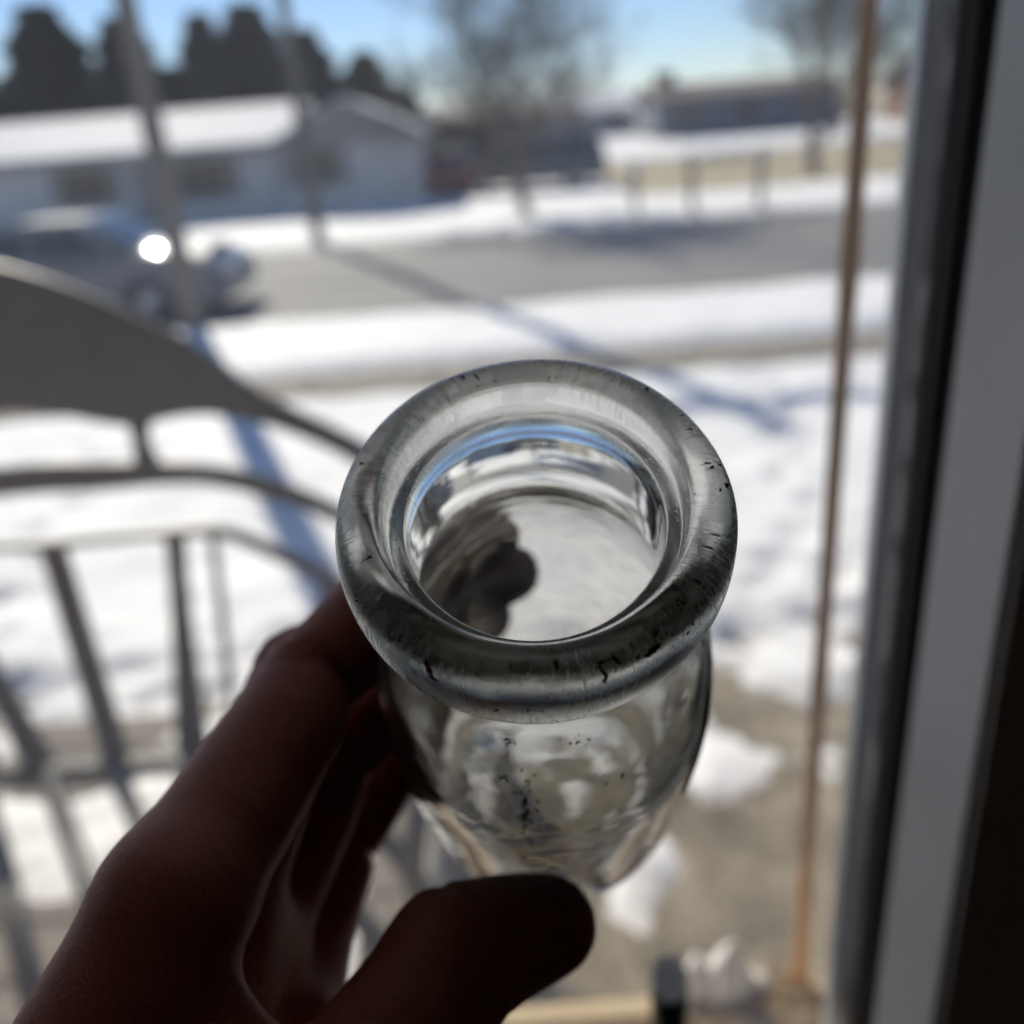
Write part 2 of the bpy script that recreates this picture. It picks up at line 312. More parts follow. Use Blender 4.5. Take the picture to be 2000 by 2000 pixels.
gy = np.concatenate([np.linspace(-6, 28, 18), space(30, 900, 40, 2.4)])
sheet('ground', gx, gy, lambda x, y: zg(x, y), M['grass'])
sheet('street', np.linspace(-90, 90, 19), np.linspace(12.15, 21.25, 5), lambda x, y: 0*x+.006+.05*(1-((y-16.7)/4.55)**2), M['asphalt'])
sheet('tan_lawn', np.linspace(4.2, 60, 30), np.linspace(27, 62, 30), lambda x, y: zg(x, y)+.012+.03*fbm(x, y, 3), M['lawn_far'])
swk = empty('sidewalk'); tag(swk, kind='structure')
slab = MB().cbox((-.61, 8.17, -.05), (.61, 9.08, .035), .012); sl_me = None
for i in range(-8, 9):
    if sl_me is None: o = slab.build('slab', M['concrete'], swk); sl_me = o.data; o.location.x = i*1.24
    else: o = link('slab', sl_me, None, swk); o.location.x = i*1.24
    o.location.z = random.uniform(-.006, .006); o.rotation_euler.x = 0
# snow
FEET = [(1.35+.16*(k % 2)+.09*k, 3.5+.42*k) for k in range(10)]+[(-2.6+.15*(k % 2)-.1*k, 3.4+.45*k) for k in range(9)]
def yard_snow(x, y):
    edge = 3.40 + 1.3*(fbm(x*1.1+9, y*1.1, 11)-.45) + 1.3*(fbm(x*3.5, y*3.5, 12)-.45) + .7*(fbm(x*9, y*9, 13)-.45) - .35*np.exp(-((x+.5)/1.2)**2)
    t = np.clip((y-edge)/.5, -1.2, 1.0)
    far = np.clip((8.12-y)/.25, -1, 1)
    pt = np.where(y < edge, (fbm(x*3.1+3, y*3.1, 21)-.565)*.30, 1)     # leftover patches near the house
    fp = 0*x
    for (fx, fy) in FEET: fp = fp + .055*np.exp(-(((x-fx)/.07)**2+((y-fy)/.14)**2)**2)
    pt = np.where(y < edge, pt, 1)
    return -fp*(t > .2) + np.minimum(np.where(t > 0, .07*t+.012, np.maximum(t*.05, pt)), .08*far) + .07*(fbm(x*2.1, y*2.1, 5)-.45)*(t > 0)*np.clip(t, 0, 1)
sheet('yard_snow', np.linspace(-9, 9, 241), np.linspace(.6, 8.3, 171), yard_snow, M['snow'], keep=lambda X, Y, Z: Z > -.01)
def verge(y0, y1, h, s):
    def f(x, y):
        e0 = y0+.25*(fbm(x*.9, y*0+s, s)-.5); e1 = y1+.45*(fbm(x*.7, y*0+s, s+3)-.5)
        return np.minimum(np.clip((y-e0)/.3, -.3, 1), np.clip((e1-y)/.35, -.3, 1))*h + .05*(fbm(x*1.3, y*1.3, s)-.45) - .01
    return f
sheet('verge_snow', np.linspace(-14, 14, 141), np.linspace(9.0, 12.5, 36), verge(9.15, 12.15, .10, 31), M['snow'], keep=lambda X, Y, Z: Z > -.02)
def farsnow(x, y):
    base = verge(21.3, 80, .12, 41)(x, y)+zg(x, y)
    bare = (x > 4.5+1.5*(fbm(y*.3, x*0, 6)-.5)) & (y > 27.5+1.5*(fbm(x*.4, y*.2, 8)-.5)+np.clip(6-x, 0, 9)*.8) & (y < 47+6*(fbm(x*.15, x*0, 9)-.5))
    return np.where(bare, zg(x, y)-.12, base)
sheet('far_snow', np.linspace(-45, 60, 176), np.concatenate([np.linspace(20.8, 50, 90), np.linspace(51, 79, 15)]), farsnow, M['snow'], keep=lambda X, Y, Z: Z > zg(X, Y)-.05)
# dead grass blades in the bare strip by the house
gxy = np.stack([rng.uniform(-2.2, 2.2, 12000), rng.uniform(.55, 3.6, 12000)], -1)
gxy = gxy[yard_snow(gxy[:, 0], gxy[:, 1]) < .01]; n = len(gxy); a = rng.uniform(0, 6.28, n); l = rng.uniform(.01, .05, n); hh = rng.uniform(.02, .07, n)
dx, dy = np.cos(a), np.sin(a); x, y = gxy[:, 0], gxy[:, 1]
V = np.stack([np.stack([x-dy*.003, y+dx*.003, 0*x-.005], -1), np.stack([x+dy*.003, y-dx*.003, 0*x-.005], -1), np.stack([x+dx*l, y+dy*l, hh], -1)], 1).reshape(-1, 3)
Fc = np.arange(3*n).reshape(-1, 3)
tag(obj('dead_grass', V, Fc, M['blade']), 'dead brown grass blades in the bare strip below the window', 'grass', kind='stuff')

# ------------------------------------------------------------------ the room round the camera (only its window side shows)
Wx0, Wx1, Wz0, Wz1, WY, WT = -1.15, .1635, 1.70, 3.05, .29, .065
def st(name, mb, mat): return tag(mb.build(name, mat), kind='structure')
st('wall_window', MB().box((-2.6, WY, .0), (Wx0, WY+WT, 3.6)).box((.245, WY, .0), (2.2, WY+WT, 3.6)).box((Wx0, WY, Wz1), (.245, WY+WT, 3.6)).box((Wx0, WY, .0), (.245, WY+WT, Wz0-.03)), M['roomwall'])
st('wall_left', MB().box((-2.7, -3.2, 1.0), (-2.6, WY, 3.6)), M['roomwall'])
st('wall_right', MB().box((2.2, -3.2, 1.0), (2.3, WY, 3.6)), M['roomwall'])
st('wall_back', MB().box((-2.7, -3.3, 1.0), (2.3, -3.2, 3.6)), M['roomwall'])
st('ceiling', MB().box((-2.7, -3.3, 3.6), (2.3, WY+WT, 3.7)), M['roomwall'])
st('floor', MB().box((-2.7, -3.3, .92), (2.3, WY, 1.0)), M['roomfloor'])
st('porch_roof', MB().box((-4, WY+WT+.005, 3.22), (4, 2.42, 3.34)), M['soffit'])  # unseen overhang, sized to keep direct sun off the hand and jamb

# ------------------------------------------------------------------ window
win = empty('window', (0, WY, Wz0))
def wp(name, mb, mat, par=None):
    o = mb.build(name, mat, par or win); o.matrix_parent_inverse = Matrix.Translation((0, -WY, -Wz0)); return o
jz0, jz1 = Wz0-.02, Wz1
wp('edge_strip', MB().cbox((.1622, .3622, jz0), (.1850, .3720, jz1), .0012), M['alu'])
wp('jamb', MB().cbox((.1635, .3265, jz0), (.2000, .3618, jz1), .0012), M['bronze'])
wp('track', MB().cbox((.1618, .3330, jz0), (.1634, .3350, jz1), .0004), M['bronze'])
wp('gasket', MB().cbox((.1680, .3168, jz0), (.2000, .3262, jz1), .0008), M['gasket'])
wp('casing', MB().cbox((.1640, .2620, jz0-.02), (.2440, .3164, jz1), .003), M['casing'])
wp('stool', MB().cbox((Wx0, .205, Wz0-.028), (.1620, .335, Wz0), .004), M['casing'])
wp('jamb', MB().cbox((Wx0+.001, .304, jz0), (Wx0+.03, .368, jz1), .0015), M['bronze'])
wp('pane', MB().box((Wx0+.0305, .3405, Wz0+.002), (.1630, .3445, Wz1-.001)), M['pane'])
tag(win, 'tall window with dark bronze jamb, pale metal edge and white casing', 'window')

# ------------------------------------------------------------------ planter on the outer ledge, snow, stake, small black bottle
plt = empty('window_planter', (0, .40, 1.60))
def pp(name, mb, mat, smooth=False):
    o = mb.build(name, mat, plt, smooth); o.matrix_parent_inverse = Matrix.Translation((0, -.40, -1.60)); return o
pp('far_board', MB().cbox((-.42, .408, 1.54), (.21, .424, 1.658), .002), M['planter'])
pp('near_board', MB().cbox((-.42, .452-.09, 1.54), (.21, .376, 1.640), .002), M['planter'])
pp('end_board', MB().cbox((.196, .3765, 1.54), (.2095, .4075, 1.650), .002), M['planter'])
pp('bottom_board', MB().cbox((-.42, .3765, 1.54), (.1955, .4075, 1.552), .002), M['planter'])
def blob(x0, x1, y0, y1, zf, nx=40, ny=24):
    xs = np.linspace(x0, x1, nx); ys = np.linspace(y0, y1, ny); X, Y = np.meshgrid(xs, ys); Z = zf(X, Y)
    return np.stack([X, Y, Z], -1).reshape(-1, 3), [(j*nx+i, j*nx+i+1, (j+1)*nx+i+1, (j+1)*nx+i) for j in range(ny-1) for i in range(nx-1)]
def coirz(x, y):
    return 1.640 + .024*np.clip(1-((x-.135)/.05)**2, -.2, 1)*np.clip(1-((y-.398)/.045)**2, -.3, 1) + .010*fbm(x*120, y*120, 2)
v, f = blob(-.41, .195, .366, .432, lambda x, y: coirz(x, y), 120, 22)
pp('coir_liner', MB().add(v, f), M['coir'], True)
mb = MB()
for i in range(2600):
    x = random.gauss(.135, .028) if i % 3 else random.uniform(-.05, .19); y = random.uniform(.372, .430)
    if not -.4 < x < .193: continue
    z = 1.640+.024*max(-.2, 1-((x-.135)/.05)**2)*max(-.3, 1-((y-.398)/.045)**2)+.005; a = random.uniform(0, 6.28); l = random.uniform(.006, .02); up = random.uniform(.0, .008)
    dx, dy = math.cos(a)*l, math.sin(a)*l
    mb.add([(x-dy*.02, y+dx*.02, z), (x+dy*.02, y-dx*.02, z), (x+dx*.5, y+dy*.5, z+up), (x+dx, y+dy, z+up*.3)], [(0, 1, 2), (0, 2, 3)])
o = pp('coir_fibres', mb, M['coir']); o['kind'] = 'stuff'
tag(plt, 'tan wooden window box lined with shaggy coir fibre', 'planter')
def clumpz(x, y):
    q = np.maximum.reduce([1-((x-cx_)/rx)**2-((y-cy_)/ry)**2+k for cx_, cy_, rx, ry, k in ((.118, .418, .022, .018, 0), (.098, .421, .020, .015, -.25), (.137, .414, .016, .014, -.35), (.080, .420, .014, .010, -.55))])
    return 1.655 + .046*np.clip(q, -.9, 1) + .030*(fbm(x*90, y*90, 4)-.42) + .010*(fbm(x*300, y*300, 5)-.42)
v, f = blob(.050, .162, .392, .448, clumpz, 64, 40)
tag(obj('snow_clump', v, f, M['snow'], smooth=True), 'lump of snow lying on the coir window box', 'snow')
stk = MB(); pts = []; rs = []
for i in range(60):
    z = 1.56+i*.026; pts.append((.1655+.0012*math.sin(z*5), .421+.001*math.cos(z*4), z)); rs.append(.0047-.0011*i/60+(.0007 if i % 9 == 4 else 0))
o = tag(stk.tube(pts, rs, 12).build('plant_stake', M['bamboo'], smooth=True), 'thin brown wooden stake standing in the window box', 'stake')
bt = empty('small_bottle', (.0540, .285, Wz0))
MB().lathe([(.0001, .0005), (.0070, .0005), (.0085, .002), (.0086, .134), (.0080, .139), (.0001, .139)], 32).build('body', M['blackplastic'], bt, True)
MB().lathe([(.0001, .1392), (.0078, .1392), (.0082, .140), (.0082, .148), (.0070, .152), (.0040, .1535), (.0001, .154)], 32).build('cap', M['whiteplastic'], bt, True)
tag(bt, 'small black plastic bottle with white domed cap on window stool', 'bottle')
#PART2
# ------------------------------------------------------------------ stoop and cast-metal garden chair outside the window
DZ = .86
dk = empty('deck', (-1.4, 1.2, DZ)); tag(dk, kind='structure')
pl_me = None
for i in range(11):
    y0 = .50+i*.135
    if pl_me is None:
        o = MB().cbox((-1.6, 0, -.035), (1.12, .128, 0), .004).build('plank', M['deckwood'], dk); pl_me = o.data
    else: o = link('plank', pl_me, None, dk)
    o.location = (0, y0-1.2, random.uniform(-.002, .002))
o = MB().box((-1.58, -.66, -.16), (1.08, -.62, -.036)).box((-1.58, .70, -.16), (1.08, .74, -.036)).box((1.04, -.66, -1.05), (1.12-.02, -.60, -.0365)).box((1.04, .70, -1.05), (1.10, .76, -.0365)).build('joist', M['deckwood'], dk)
v, f = blob(-2.95, -.34, .56, 1.93, lambda x, y: DZ-.012 + .09*(fbm(x*2.6+4, y*2.6, 17)-.32), 90, 60)
tag(obj('deck_snow', v, f, M['snow'], smooth=True), kind='structure')

CY, U0C = 1.25, -.70
ch = empty('garden_chair', (U0C, CY, DZ))
def ribbon(top, bot, t=.018, y=0.):
    """closed band between two polylines in (x,z), bevelled a little front and back"""
    n = len(top); mb = MB(); L = []
    for (dy, ins) in ((-t/2, .25), (-t/2+.004, 0), (t/2-.004, 0), (t/2, .25)):
        L.append([( (1-ins*.35)*a[0]+ins*.35*b[0], y+dy, (1-ins*.35)*a[1]+ins*.35*b[1]) for a, b in zip(top, bot)] +
                 [( (1-ins*.35)*b[0]+ins*.35*a[0], y+dy, (1-ins*.35)*b[1]+ins*.35*a[1]) for a, b in reversed(list(zip(top, bot)))])
    m = 2*n; V = [p for l in L for p in l]; Fq = []
    for k in range(3):
        for i in range(m): Fq.append((k*m+i, k*m+(i+1) % m, (k+1)*m+(i+1) % m, (k+1)*m+i))
    for i in range(n-1):
        Fq.append((i, m-1-i, m-2-i, i+1)); Fq.append((3*m+i, 3*m+i+1, 4*m-2-i, 4*m-1-i))
    return mb.add(V, Fq)
def spl(pts, n=40):
    pts = np.array(pts, float); t = np.linspace(0, len(pts)-1, n); out = []
    for q in t:
        i = int(min(q, len(pts)-2)); u = q-i
        p0, p1, p2, p3 = pts[max(i-1, 0)], pts[i], pts[i+1], pts[min(i+2, len(pts)-1)]
        out.append(tuple(.5*((2*p1)+(-p0+p2)*u+(2*p0-5*p1+4*p2-p3)*u*u+(-p0+3*p1-3*p2+p3)*u**3)))
    return out
def sym(pts):      # right half given (from centre outwards), mirrored about the chair's middle
    return [(2*U0C-x, z) for x, z in reversed(pts)] + list(pts[1:])
def cp(name, mb, mat=None, smooth=False):
    o = mb.build(name, mat or M['castmetal'], ch, smooth); o.matrix_parent_inverse = Matrix.Translation((-U0C, -CY, -DZ)); return o
ctop = spl(sym([(U0C, 2.090), (-.62, 2.068), (-.54, 2.030), (-.454, 1.978), (-.406, 1.941), (-.36, 1.895), (-.31, 1.858), (-.21, 1.794), (-.12, 1.715), (-.085, 1.66)]), 80)
cbot = spl(sym([(U0C, 1.880), (-.62, 1.868), (-.54, 1.848), (-.454, 1.856), (-.406, 1.852), (-.36, 1.838), (-.32, 1.823), (-.235, 1.772), (-.15, 1.69), (-.115, 1.64)]), 80)
cp('crest_rail', ribbon(ctop, cbot, .022, CY))
for (a, b) in (([(U0C, 1.800), (-.60, 1.795), (-.50, 1.787), (-.44, 1.778), (-.366, 1.755), (-.268, 1.704), (-.17, 1.62), (-.125, 1.56)],
                [(U0C, 1.755), (-.60, 1.752), (-.50, 1.753), (-.446, 1.748), (-.372, 1.722), (-.275, 1.676), (-.19, 1.60), (-.150, 1.55)]),
               ([(U0C, 1.676), (-.60, 1.679), (-.53, 1.680), (-.441, 1.678), (-.363, 1.638), (-.285, 1.585), (-.20, 1.50), (-.15, 1.42)],
                [(U0C, 1.664), (-.60, 1.667), (-.53, 1.666), (-.441, 1.660), (-.374, 1.620), (-.295, 1.562), (-.215, 1.485), (-.17, 1.41)])):
    cp('arc', ribbon(spl(sym(a), 70), spl(sym(b), 70), .016, CY))
for sx in (1, -1):                                   # link between crest and arc, spokes of the fan
    mx_ = (lambda p: p) if sx == 1 else (lambda p: (2*U0C-p[0], p[1]))
    for nm, a, b in (('tie', [(-.545, 1.86), (-.540, 1.82), (-.552, 1.77)], [(-.500, 1.86), (-.516, 1.82), (-.500, 1.77)]),
                     ('spoke', [(-.528, 1.672), (-.543, 1.562), (-.585, 1.34), (-.60, 1.27)], [(-.497, 1.672), (-.514, 1.56), (-.535, 1.34), (-.545, 1.25)]),
                     ('spoke', [(-.462, 1.668), (-.478, 1.50), (-.505, 1.25)], [(-.450, 1.668), (-.466, 1.50), (-.492, 1.25)]),
                     ('spoke', [(-.300, 1.578), (-.36, 1.42), (-.42, 1.25)], [(-.270, 1.560), (-.325, 1.40), (-.385, 1.25)]),
                     ('post', [(-.132, 1.68), (-.146, 1.40), (-.150, DZ+.002)], [(-.092, 1.66), (-.112, 1.40), (-.116, DZ+.002)])):
        A = [mx_(p) for p in spl(a, 12)]; B = [mx_(p) for p in spl(b, 12)]
        cp(nm, ribbon(A, B, .014 if nm != 'post' else .026, CY+.0015))
cp('spoke', ribbon(spl([(U0C-.02, 1.67), (U0C-.024, 1.25)], 6), spl([(U0C+.02, 1.67), (U0C+.024, 1.25)], 6), .014, CY+.0015))
sx0, sx1, sy0, sy1, sz = U0C-.56, U0C+.56, CY-.53, CY-.05, DZ+.43
cp('seat_frame', MB().cbox((sx0, sy0, sz-.03), (sx1, sy0+.03, sz), .006).cbox((sx0, sy1, sz-.03), (sx1, sy1+.03, sz), .006).cbox((sx0, sy0+.0305, sz-.029), (sx0+.03, sy1-.0005, sz-.001), .006).cbox((sx1-.03, sy0+.0305, sz-.029), (sx1, sy1-.0005, sz-.001), .006))
for k in range(-3, 11):                              # diagonal seat slats
    x0 = sx0+.03+k*.11; dx = .30
    a = max(x0, sx0+.031); ta = (a-x0)/dx; b = min(x0+dx, sx1-.031); tb = (b-x0)/dx
    if tb-ta < .2: continue
    ya, yb = sy1-(sy1-sy0-.03)*ta, sy1-(sy1-sy0-.03)*tb
    cp('seat_slat', MB().tube([(a, ya, sz-.012), ((a+b)/2, (ya+yb)/2, sz-.014), (b, yb, sz-.012)], .0165, 8), smooth=True)
for sx in (-1, 1):
    X = U0C+sx*.56
    cp('arm', MB().tube([(X, CY-.01, DZ+.66), (X+sx*.02, CY-.15, DZ+.68), (X+sx*.02, CY-.36, DZ+.67), (X, CY-.49, DZ+.60), (X, CY-.50, DZ+.44)], [.012, .014, .015, .014, .012], 10), smooth=True)
    cp('leg', MB().tube([(X-sx*.02, CY-.50, DZ+.41), (X, CY-.52, DZ+.2), (X+sx*.02, CY-.56, DZ+.002)], [.016, .014, .017], 10), smooth=True)
tag(ch, 'dark cast-metal garden chair with arched crest and fan spokes on deck', 'chair')

# ------------------------------------------------------------------ utility poles
def pole(x, y, h, r0, r1, label):
    e = empty('utility_pole', (x, y, 0))
    pts = [(random.uniform(-.01, .01), random.uniform(-.01, .01), -.1+h*k/8) for k in range(9)]
    MB().tube(pts, [r0+(r1-r0)*k/8 for k in range(9)], 14).build('pole', M['pole'], e, True)
    MB().cbox((-1.2, -.17, h-.75), (1.2, -.05, h-.62), .01).build('crossarm', M['pole'], e)
    for q in (-1.05, -.45, .45, 1.05):
        MB().lathe([(.001, 0), (.05, 0), (.06, .04), (.035, .06), (.055, .09), (.001, .12)], 12, (q, -.11, h-.62)).build('insulator', M['greytrim'], e, True)
    return tag(e, label, 'pole', 'utility poles along the street')
pole(-3.97, 11.9, 9.5, .15, .11, 'wooden utility pole on the near snowy verge beside slate blue car')
pole(-3.98, 21.75, 11.5, .16, .11, 'wooden utility pole across the street in front of pale house')

# ------------------------------------------------------------------ trees
def bare_tree(name, x, y, h, spread, seed, label, trunk_r=.2, fork=.22, levels=6):
    r = random.Random(seed); e = empty(name, (x, y, float(zg(x, y))))
    tr = MB(); br = MB()
    def grow(p, d, L, rr, lv):
        q = p; pts = [p]; rs = [rr]; dd = d
        for k in range(3):
            dd = (dd+Vector((r.uniform(-.18, .18), r.uniform(-.18, .18), r.uniform(-.06, .12)))).normalized()
            q = q+dd*(L/3); pts.append(q); rs.append(max(rr*(1-.28*(k+1)/3*1.2), .010))
        (tr if lv == 0 else br).tube(pts, rs, 7 if lv < 2 else (4 if lv < 4 else 3), cap=lv == 0)
        if lv >= levels: return
        n = 5 if lv == 0 else 3
        rot0 = r.uniform(0, 6.28)
        for k in range(n):
            t = 1.0 if k == 0 else r.uniform(.45, 1); base = pts[0].lerp(pts[-1], t) if k else pts[-1]
            if k: base = pts[min(3, int(t*3))]
            a = rot0+6.283*k/max(1, n)+r.uniform(-.5, .5); tilt = r.uniform(.3, .75)*spread*(.45 if k == 0 else 1)
            u = dd.orthogonal().normalized(); w = dd.cross(u)
            nd = (dd*math.cos(tilt)+(u*math.cos(a)+w*math.sin(a))*math.sin(tilt)+Vector((0, 0, .10))).normalized()
            grow(base, nd, L*r.uniform(.62, .82), rs[-1]*(.8 if k == 0 else .62), lv+1)
    grow(Vector((0, 0, -.1)), Vector((0, 0, 1)), h*fork, trunk_r, 0)
    tr.build('trunk', M['bark'], e, True); br.build('crown', M['bark'], e, True)
    return tag(e, label, 'tree')
bare_tree('bare_tree', .95, 23.9, 11.5, 1.38, 3, 'wide bare leafless tree standing before the dark navy SUV', .17, .225, 7)
bare_tree('bare_tree', 10.6, 30.5, 12, 1.3, 8, 'bare leafless tree beside the brown-roofed house', .20, .24, 7)
bare_tree('bare_tree', 19, 52, 10, 1.05, 15, 'distant bare tree beyond the tan lawn', .2, .24, 5)
bare_tree('bare_tree', 6.0, 66, 8.5, 1.1, 21, 'small far bare tree beside the snow-roofed cottage', .16, .22, 5)
def conifer_mesh(h, R, seed, n=9000):
    r = random.Random(seed); V = []; Fc = []
    for i in range(n):
        t = r.random()**.8; z = h*(.06+.94*t); rm = R*(1-t)*(.88+.22*math.sin(z*4.3+seed))+.04
        a = r.uniform(0, 6.28); q = rm*r.uniform(.35, 1.05)*(.82+.18*math.sin(a*5+z*2)); x, y = q*math.cos(a), q*math.sin(a); zz = z-.25*q
        s = r.uniform(.2, .46); ax = Vector((math.cos(a)+r.uniform(-.5, .5), math.sin(a)+r.uniform(-.5, .5), r.uniform(-.7, .2))).normalized()*s
        w = ax.cross(Vector((r.uniform(-1, 1), r.uniform(-1, 1), 1))).normalized()*s*.35
        p = Vector((x, y, zz)); k = len(V); V += [p-w, p+w, p+ax+w*.3, p+ax-w*.3]; Fc.append((k, k+1, k+2, k+3))
    me = bpy.data.meshes.new('needles'); me.from_pydata([v[:] for v in V], [], Fc); me.materials.append(M['conifer']); me.update(); return me
cm = [conifer_mesh(8.6, 2.9, 1), conifer_mesh(8.6, 3.3, 2)]
ctr = bpy.data.meshes.new('trunk'); mb = MB().tube([(0, 0, -.2), (0, 0, 4), (0, 0, 8)], [.22, .14, .03], 8); ctr.from_pydata(mb.v, [], mb.f); ctr.materials.append(M['bark'])
CONL = ['tallest dark conifer with rounded top behind the pale house', 'slender dark conifer behind the pale house, beside the tallest one', 'dark conifer behind the far end of the pale house roof',
        'shorter dark conifer behind the gable of the pale house', 'dark conifer behind the near utility pole', 'tall broad dark conifer second from the outer end of the row', 'low dark conifer filling the gap behind the pale house roof',
        'low dark conifer between the tallest conifer and the far utility pole', 'small dark conifer at the shrub end of the row', 'dark conifer at the outer end of the row, farthest from the shrubs', 'broad low conifer behind the middle of the pale roof']
for i, (px, tz, Y, w, k) in enumerate([(-.222, .128, 48, 1.25, 0), (-.268, .123, 47, .95, 1), (-.168, .103, 49, 1.2, 1), (-.112, .079, 50, 1.4, 0), (-.345, .125, 46, 1.2, 0), (-.42, .14, 47, 1.3, 1), (-.30, .080, 44, 1.5, 1),
        (-.195, .085, 45, 1.4, 0), (-.080, .048, 51, 1.5, 1), (-.52, .13, 49, 1.3, 0), (-.245, .075, 43.5, 1.6, 1)]):
    H = EYE+tz*Y-float(zg(0, Y)); e = empty('conifer_tree', (px*Y, Y, float(zg(0, Y))), i*1.3); s = H/8.6
    a = link('crown', cm[k], None, e); b = link('trunk', ctr, None, e)
    e.scale = (s*w*1.65, s*w*1.65, s); tag(e, CONL[i], 'tree', 'conifers behind the pale house')
def hedge(x, y, w, d, h, label, seed):
    r = random.Random(seed); V = []; Fc = []; e = empty('evergreen_shrub', (x, y, float(zg(x, y))))
    for i in range(3500):
        u, v_, q = r.uniform(-1, 1), r.uniform(-1, 1), r.random()
        p = Vector((u*w/2, v_*d/2, h*q*(1-.25*abs(u)**3)*(.85+.15*math.sin(u*9+seed)))); s = r.uniform(.1, .25)
        a = Vector((r.uniform(-1, 1), r.uniform(-1, 1), r.uniform(-.6, 1))).normalized()*s; b = a.orthogonal().normalized()*s*.5
        k = len(V); V += [p-b, p+b, p+a+b*.4, p+a-b*.4]; Fc.append((k, k+1, k+2, k+3))
    obj('foliage', [v[:] for v in V], Fc, M['hedge'], e); MB().tube([(0, 0, -.1), (.05, 0, h*.7)], [.08, .03], 7).build('stem', M['bark'], e)
    tag(e, label, 'shrub')
hedge(-.9, 41, 3.4, 1.6, 2.75, 'dark evergreen shrub behind the snowy red car', 4)
hedge(1.9, 43, 2.6, 1.5, 2.0, 'lower dark shrub behind the navy SUV', 5)

# ------------------------------------------------------------------ houses
def house_part(e, name, mb, mat, par=None, smooth=False):
    return mb.build(name, mat, par or e, smooth)
def window(e, x0, x1, z0, z1, y, mull=1):
    w = MB().box((x0, y-.05, z0), (x1, y-.02, z1)).build('window', M['darkglass'], e)
    fr = MB()
    for (a, b) in (((x0-.08, z0-.08), (x1+.08, z0)), ((x0-.08, z1), (x1+.08, z1+.08)), ((x0-.08, z0), (x0, z1)), ((x1, z0), (x1+.08, z1))): fr.box((a[0], y-.09, a[1]), (b[0], y-.012, b[1]))
    for k in range(1, mull+1):
        xm = x0+(x1-x0)*k/(mull+1); fr.box((xm-.03, y-.07, z0), (xm+.03, y-.051, z1))
    fr.build('frame', M['greytrim'], w)
def gable_roof(x0, x1, y0, y1, ze, zr, axis='x', t=.12):
    if axis == 'x':
        ym = (y0+y1)/2
        return MB().add([(x0,y0,ze),(x1,y0,ze),(x1,ym,zr),(x0,ym,zr),(x1,y1,ze),(x0,y1,ze)]+[(x0,y0,ze-t),(x1,y0,ze-t),(x1,ym,zr-t),(x0,ym,zr-t),(x1,y1,ze-t),(x0,y1,ze-t)],
            [(0,1,2,3),(3,2,4,5),(7,6,9,8),(8,9,11,10),(0,6,7,1),(4,10,11,5),(0,3,9,6),(3,5,11,9),(1,7,8,2),(2,8,10,4)])
    xm = (x0+x1)/2
    return MB().add([(x0,y0,ze),(xm,y0,zr),(x1,y0,ze),(x0,y1,ze),(xm,y1,zr),(x1,y1,ze)]+[(x0,y0,ze-t),(xm,y0,zr-t),(x1,y0,ze-t),(x0,y1,ze-t),(xm,y1,zr-t),(x1,y1,ze-t)],
            [(0,1,4,3),(1,2,5,4),(6,9,10,7),(7,10,11,8),(0,6,7,1),(1,7,8,2),(3,4,10,9),(4,5,11,10),(0,3,9,6),(2,8,11,5)])
h1 = empty('pale_house', (-9.5, 34, 0))
def H1(name, mb, mat, par=None):
    o = mb.build(name, mat, par or h1)
    if par is None: o.matrix_parent_inverse = Matrix.Translation((9.5, -34, 0))
    return o
zb = float(zg(0, 32))
H1('wall', MB().box((-18.5, 31.2, -.1), (-6.4, 37.4, 2.12)), M['siding'])
H1('front_wing', MB().box((-6.395, 30.6, -.1), (-2.05, 37.3, 2.1)).prism([(-6.39, 2.101), (-2.055, 2.101), (-4.2, 3.05)], 30.62, 31.0), M['siding'])
H1('gable_board', MB().prism([(-6.6, 2.12), (-1.85, 2.12), (-4.2, 3.2)], 30.50, 30.585), M['greytrim'])
r1 = H1('roof', gable_roof(-18.9, -6.0, 30.75, 37.85, 2.24, 3.42), M['shingle'])
H1('snow_layer', gable_roof(-18.85, -5.9, 30.82, 37.7, 2.37, 3.56, t=.119), M['snow'])
r2 = H1('wing_roof', gable_roof(-6.75, -1.75, 30.40, 37.6, 2.22, 3.30, 'y'), M['greytrim'])
H1('snow_layer', gable_roof(-6.7, -1.8, 30.62, 37.5, 2.35, 3.43, 'y', t=.119), M['snow'])
for (x0, x1, z0, z1, y, mu) in ((-9.85, -8.35, .85, 1.9, 31.2, 2), (-5.95, -4.75, 1.0, 2.0, 30.6, 1), (-13.6, -12.2, .9, 1.9, 31.2, 1)):
    w = H1('window', MB().box((x0, y-.05, z0), (x1, y-.02, z1)), M['darkglass'])
    fr = MB()
    for (a, b) in (((x0-.09, z0-.09), (x1+.09, z0)), ((x0-.09, z1), (x1+.09, z1+.09)), ((x0-.09, z0), (x0, z1)), ((x1, z0), (x1+.09, z1))): fr.box((a[0], y-.09, a[1]), (b[0], y-.012, b[1]))
    for k in range(1, mu+1):
        xm = x0+(x1-x0)*k/(mu+1); fr.box((xm-.03, y-.07, z0), (xm+.03, y-.051, z1))
    fr.build('frame', M['greytrim'], w)
    H1('shutter', MB().box((x0-.45, y-.06, z0-.05), (x0-.1, y-.011, z1+.05)), M['boxmetal']); H1('shutter', MB().box((x1+.1, y-.06, z0-.05), (x1+.45, y-.011, z1+.05)), M['boxmetal'])
d = H1('door', MB().box((-11.4, 31.13, .0), (-10.5, 31.19, 1.95)), M['greytrim']); MB().lathe([(.001, 0), (.04, 0), (.04, .05), (.001, .05)], 10, (-10.6, 31.1, .95)).build('handle', M['chrome'], d)
tag(h1, 'pale single-storey house with snow-covered roof and front gable', 'house')

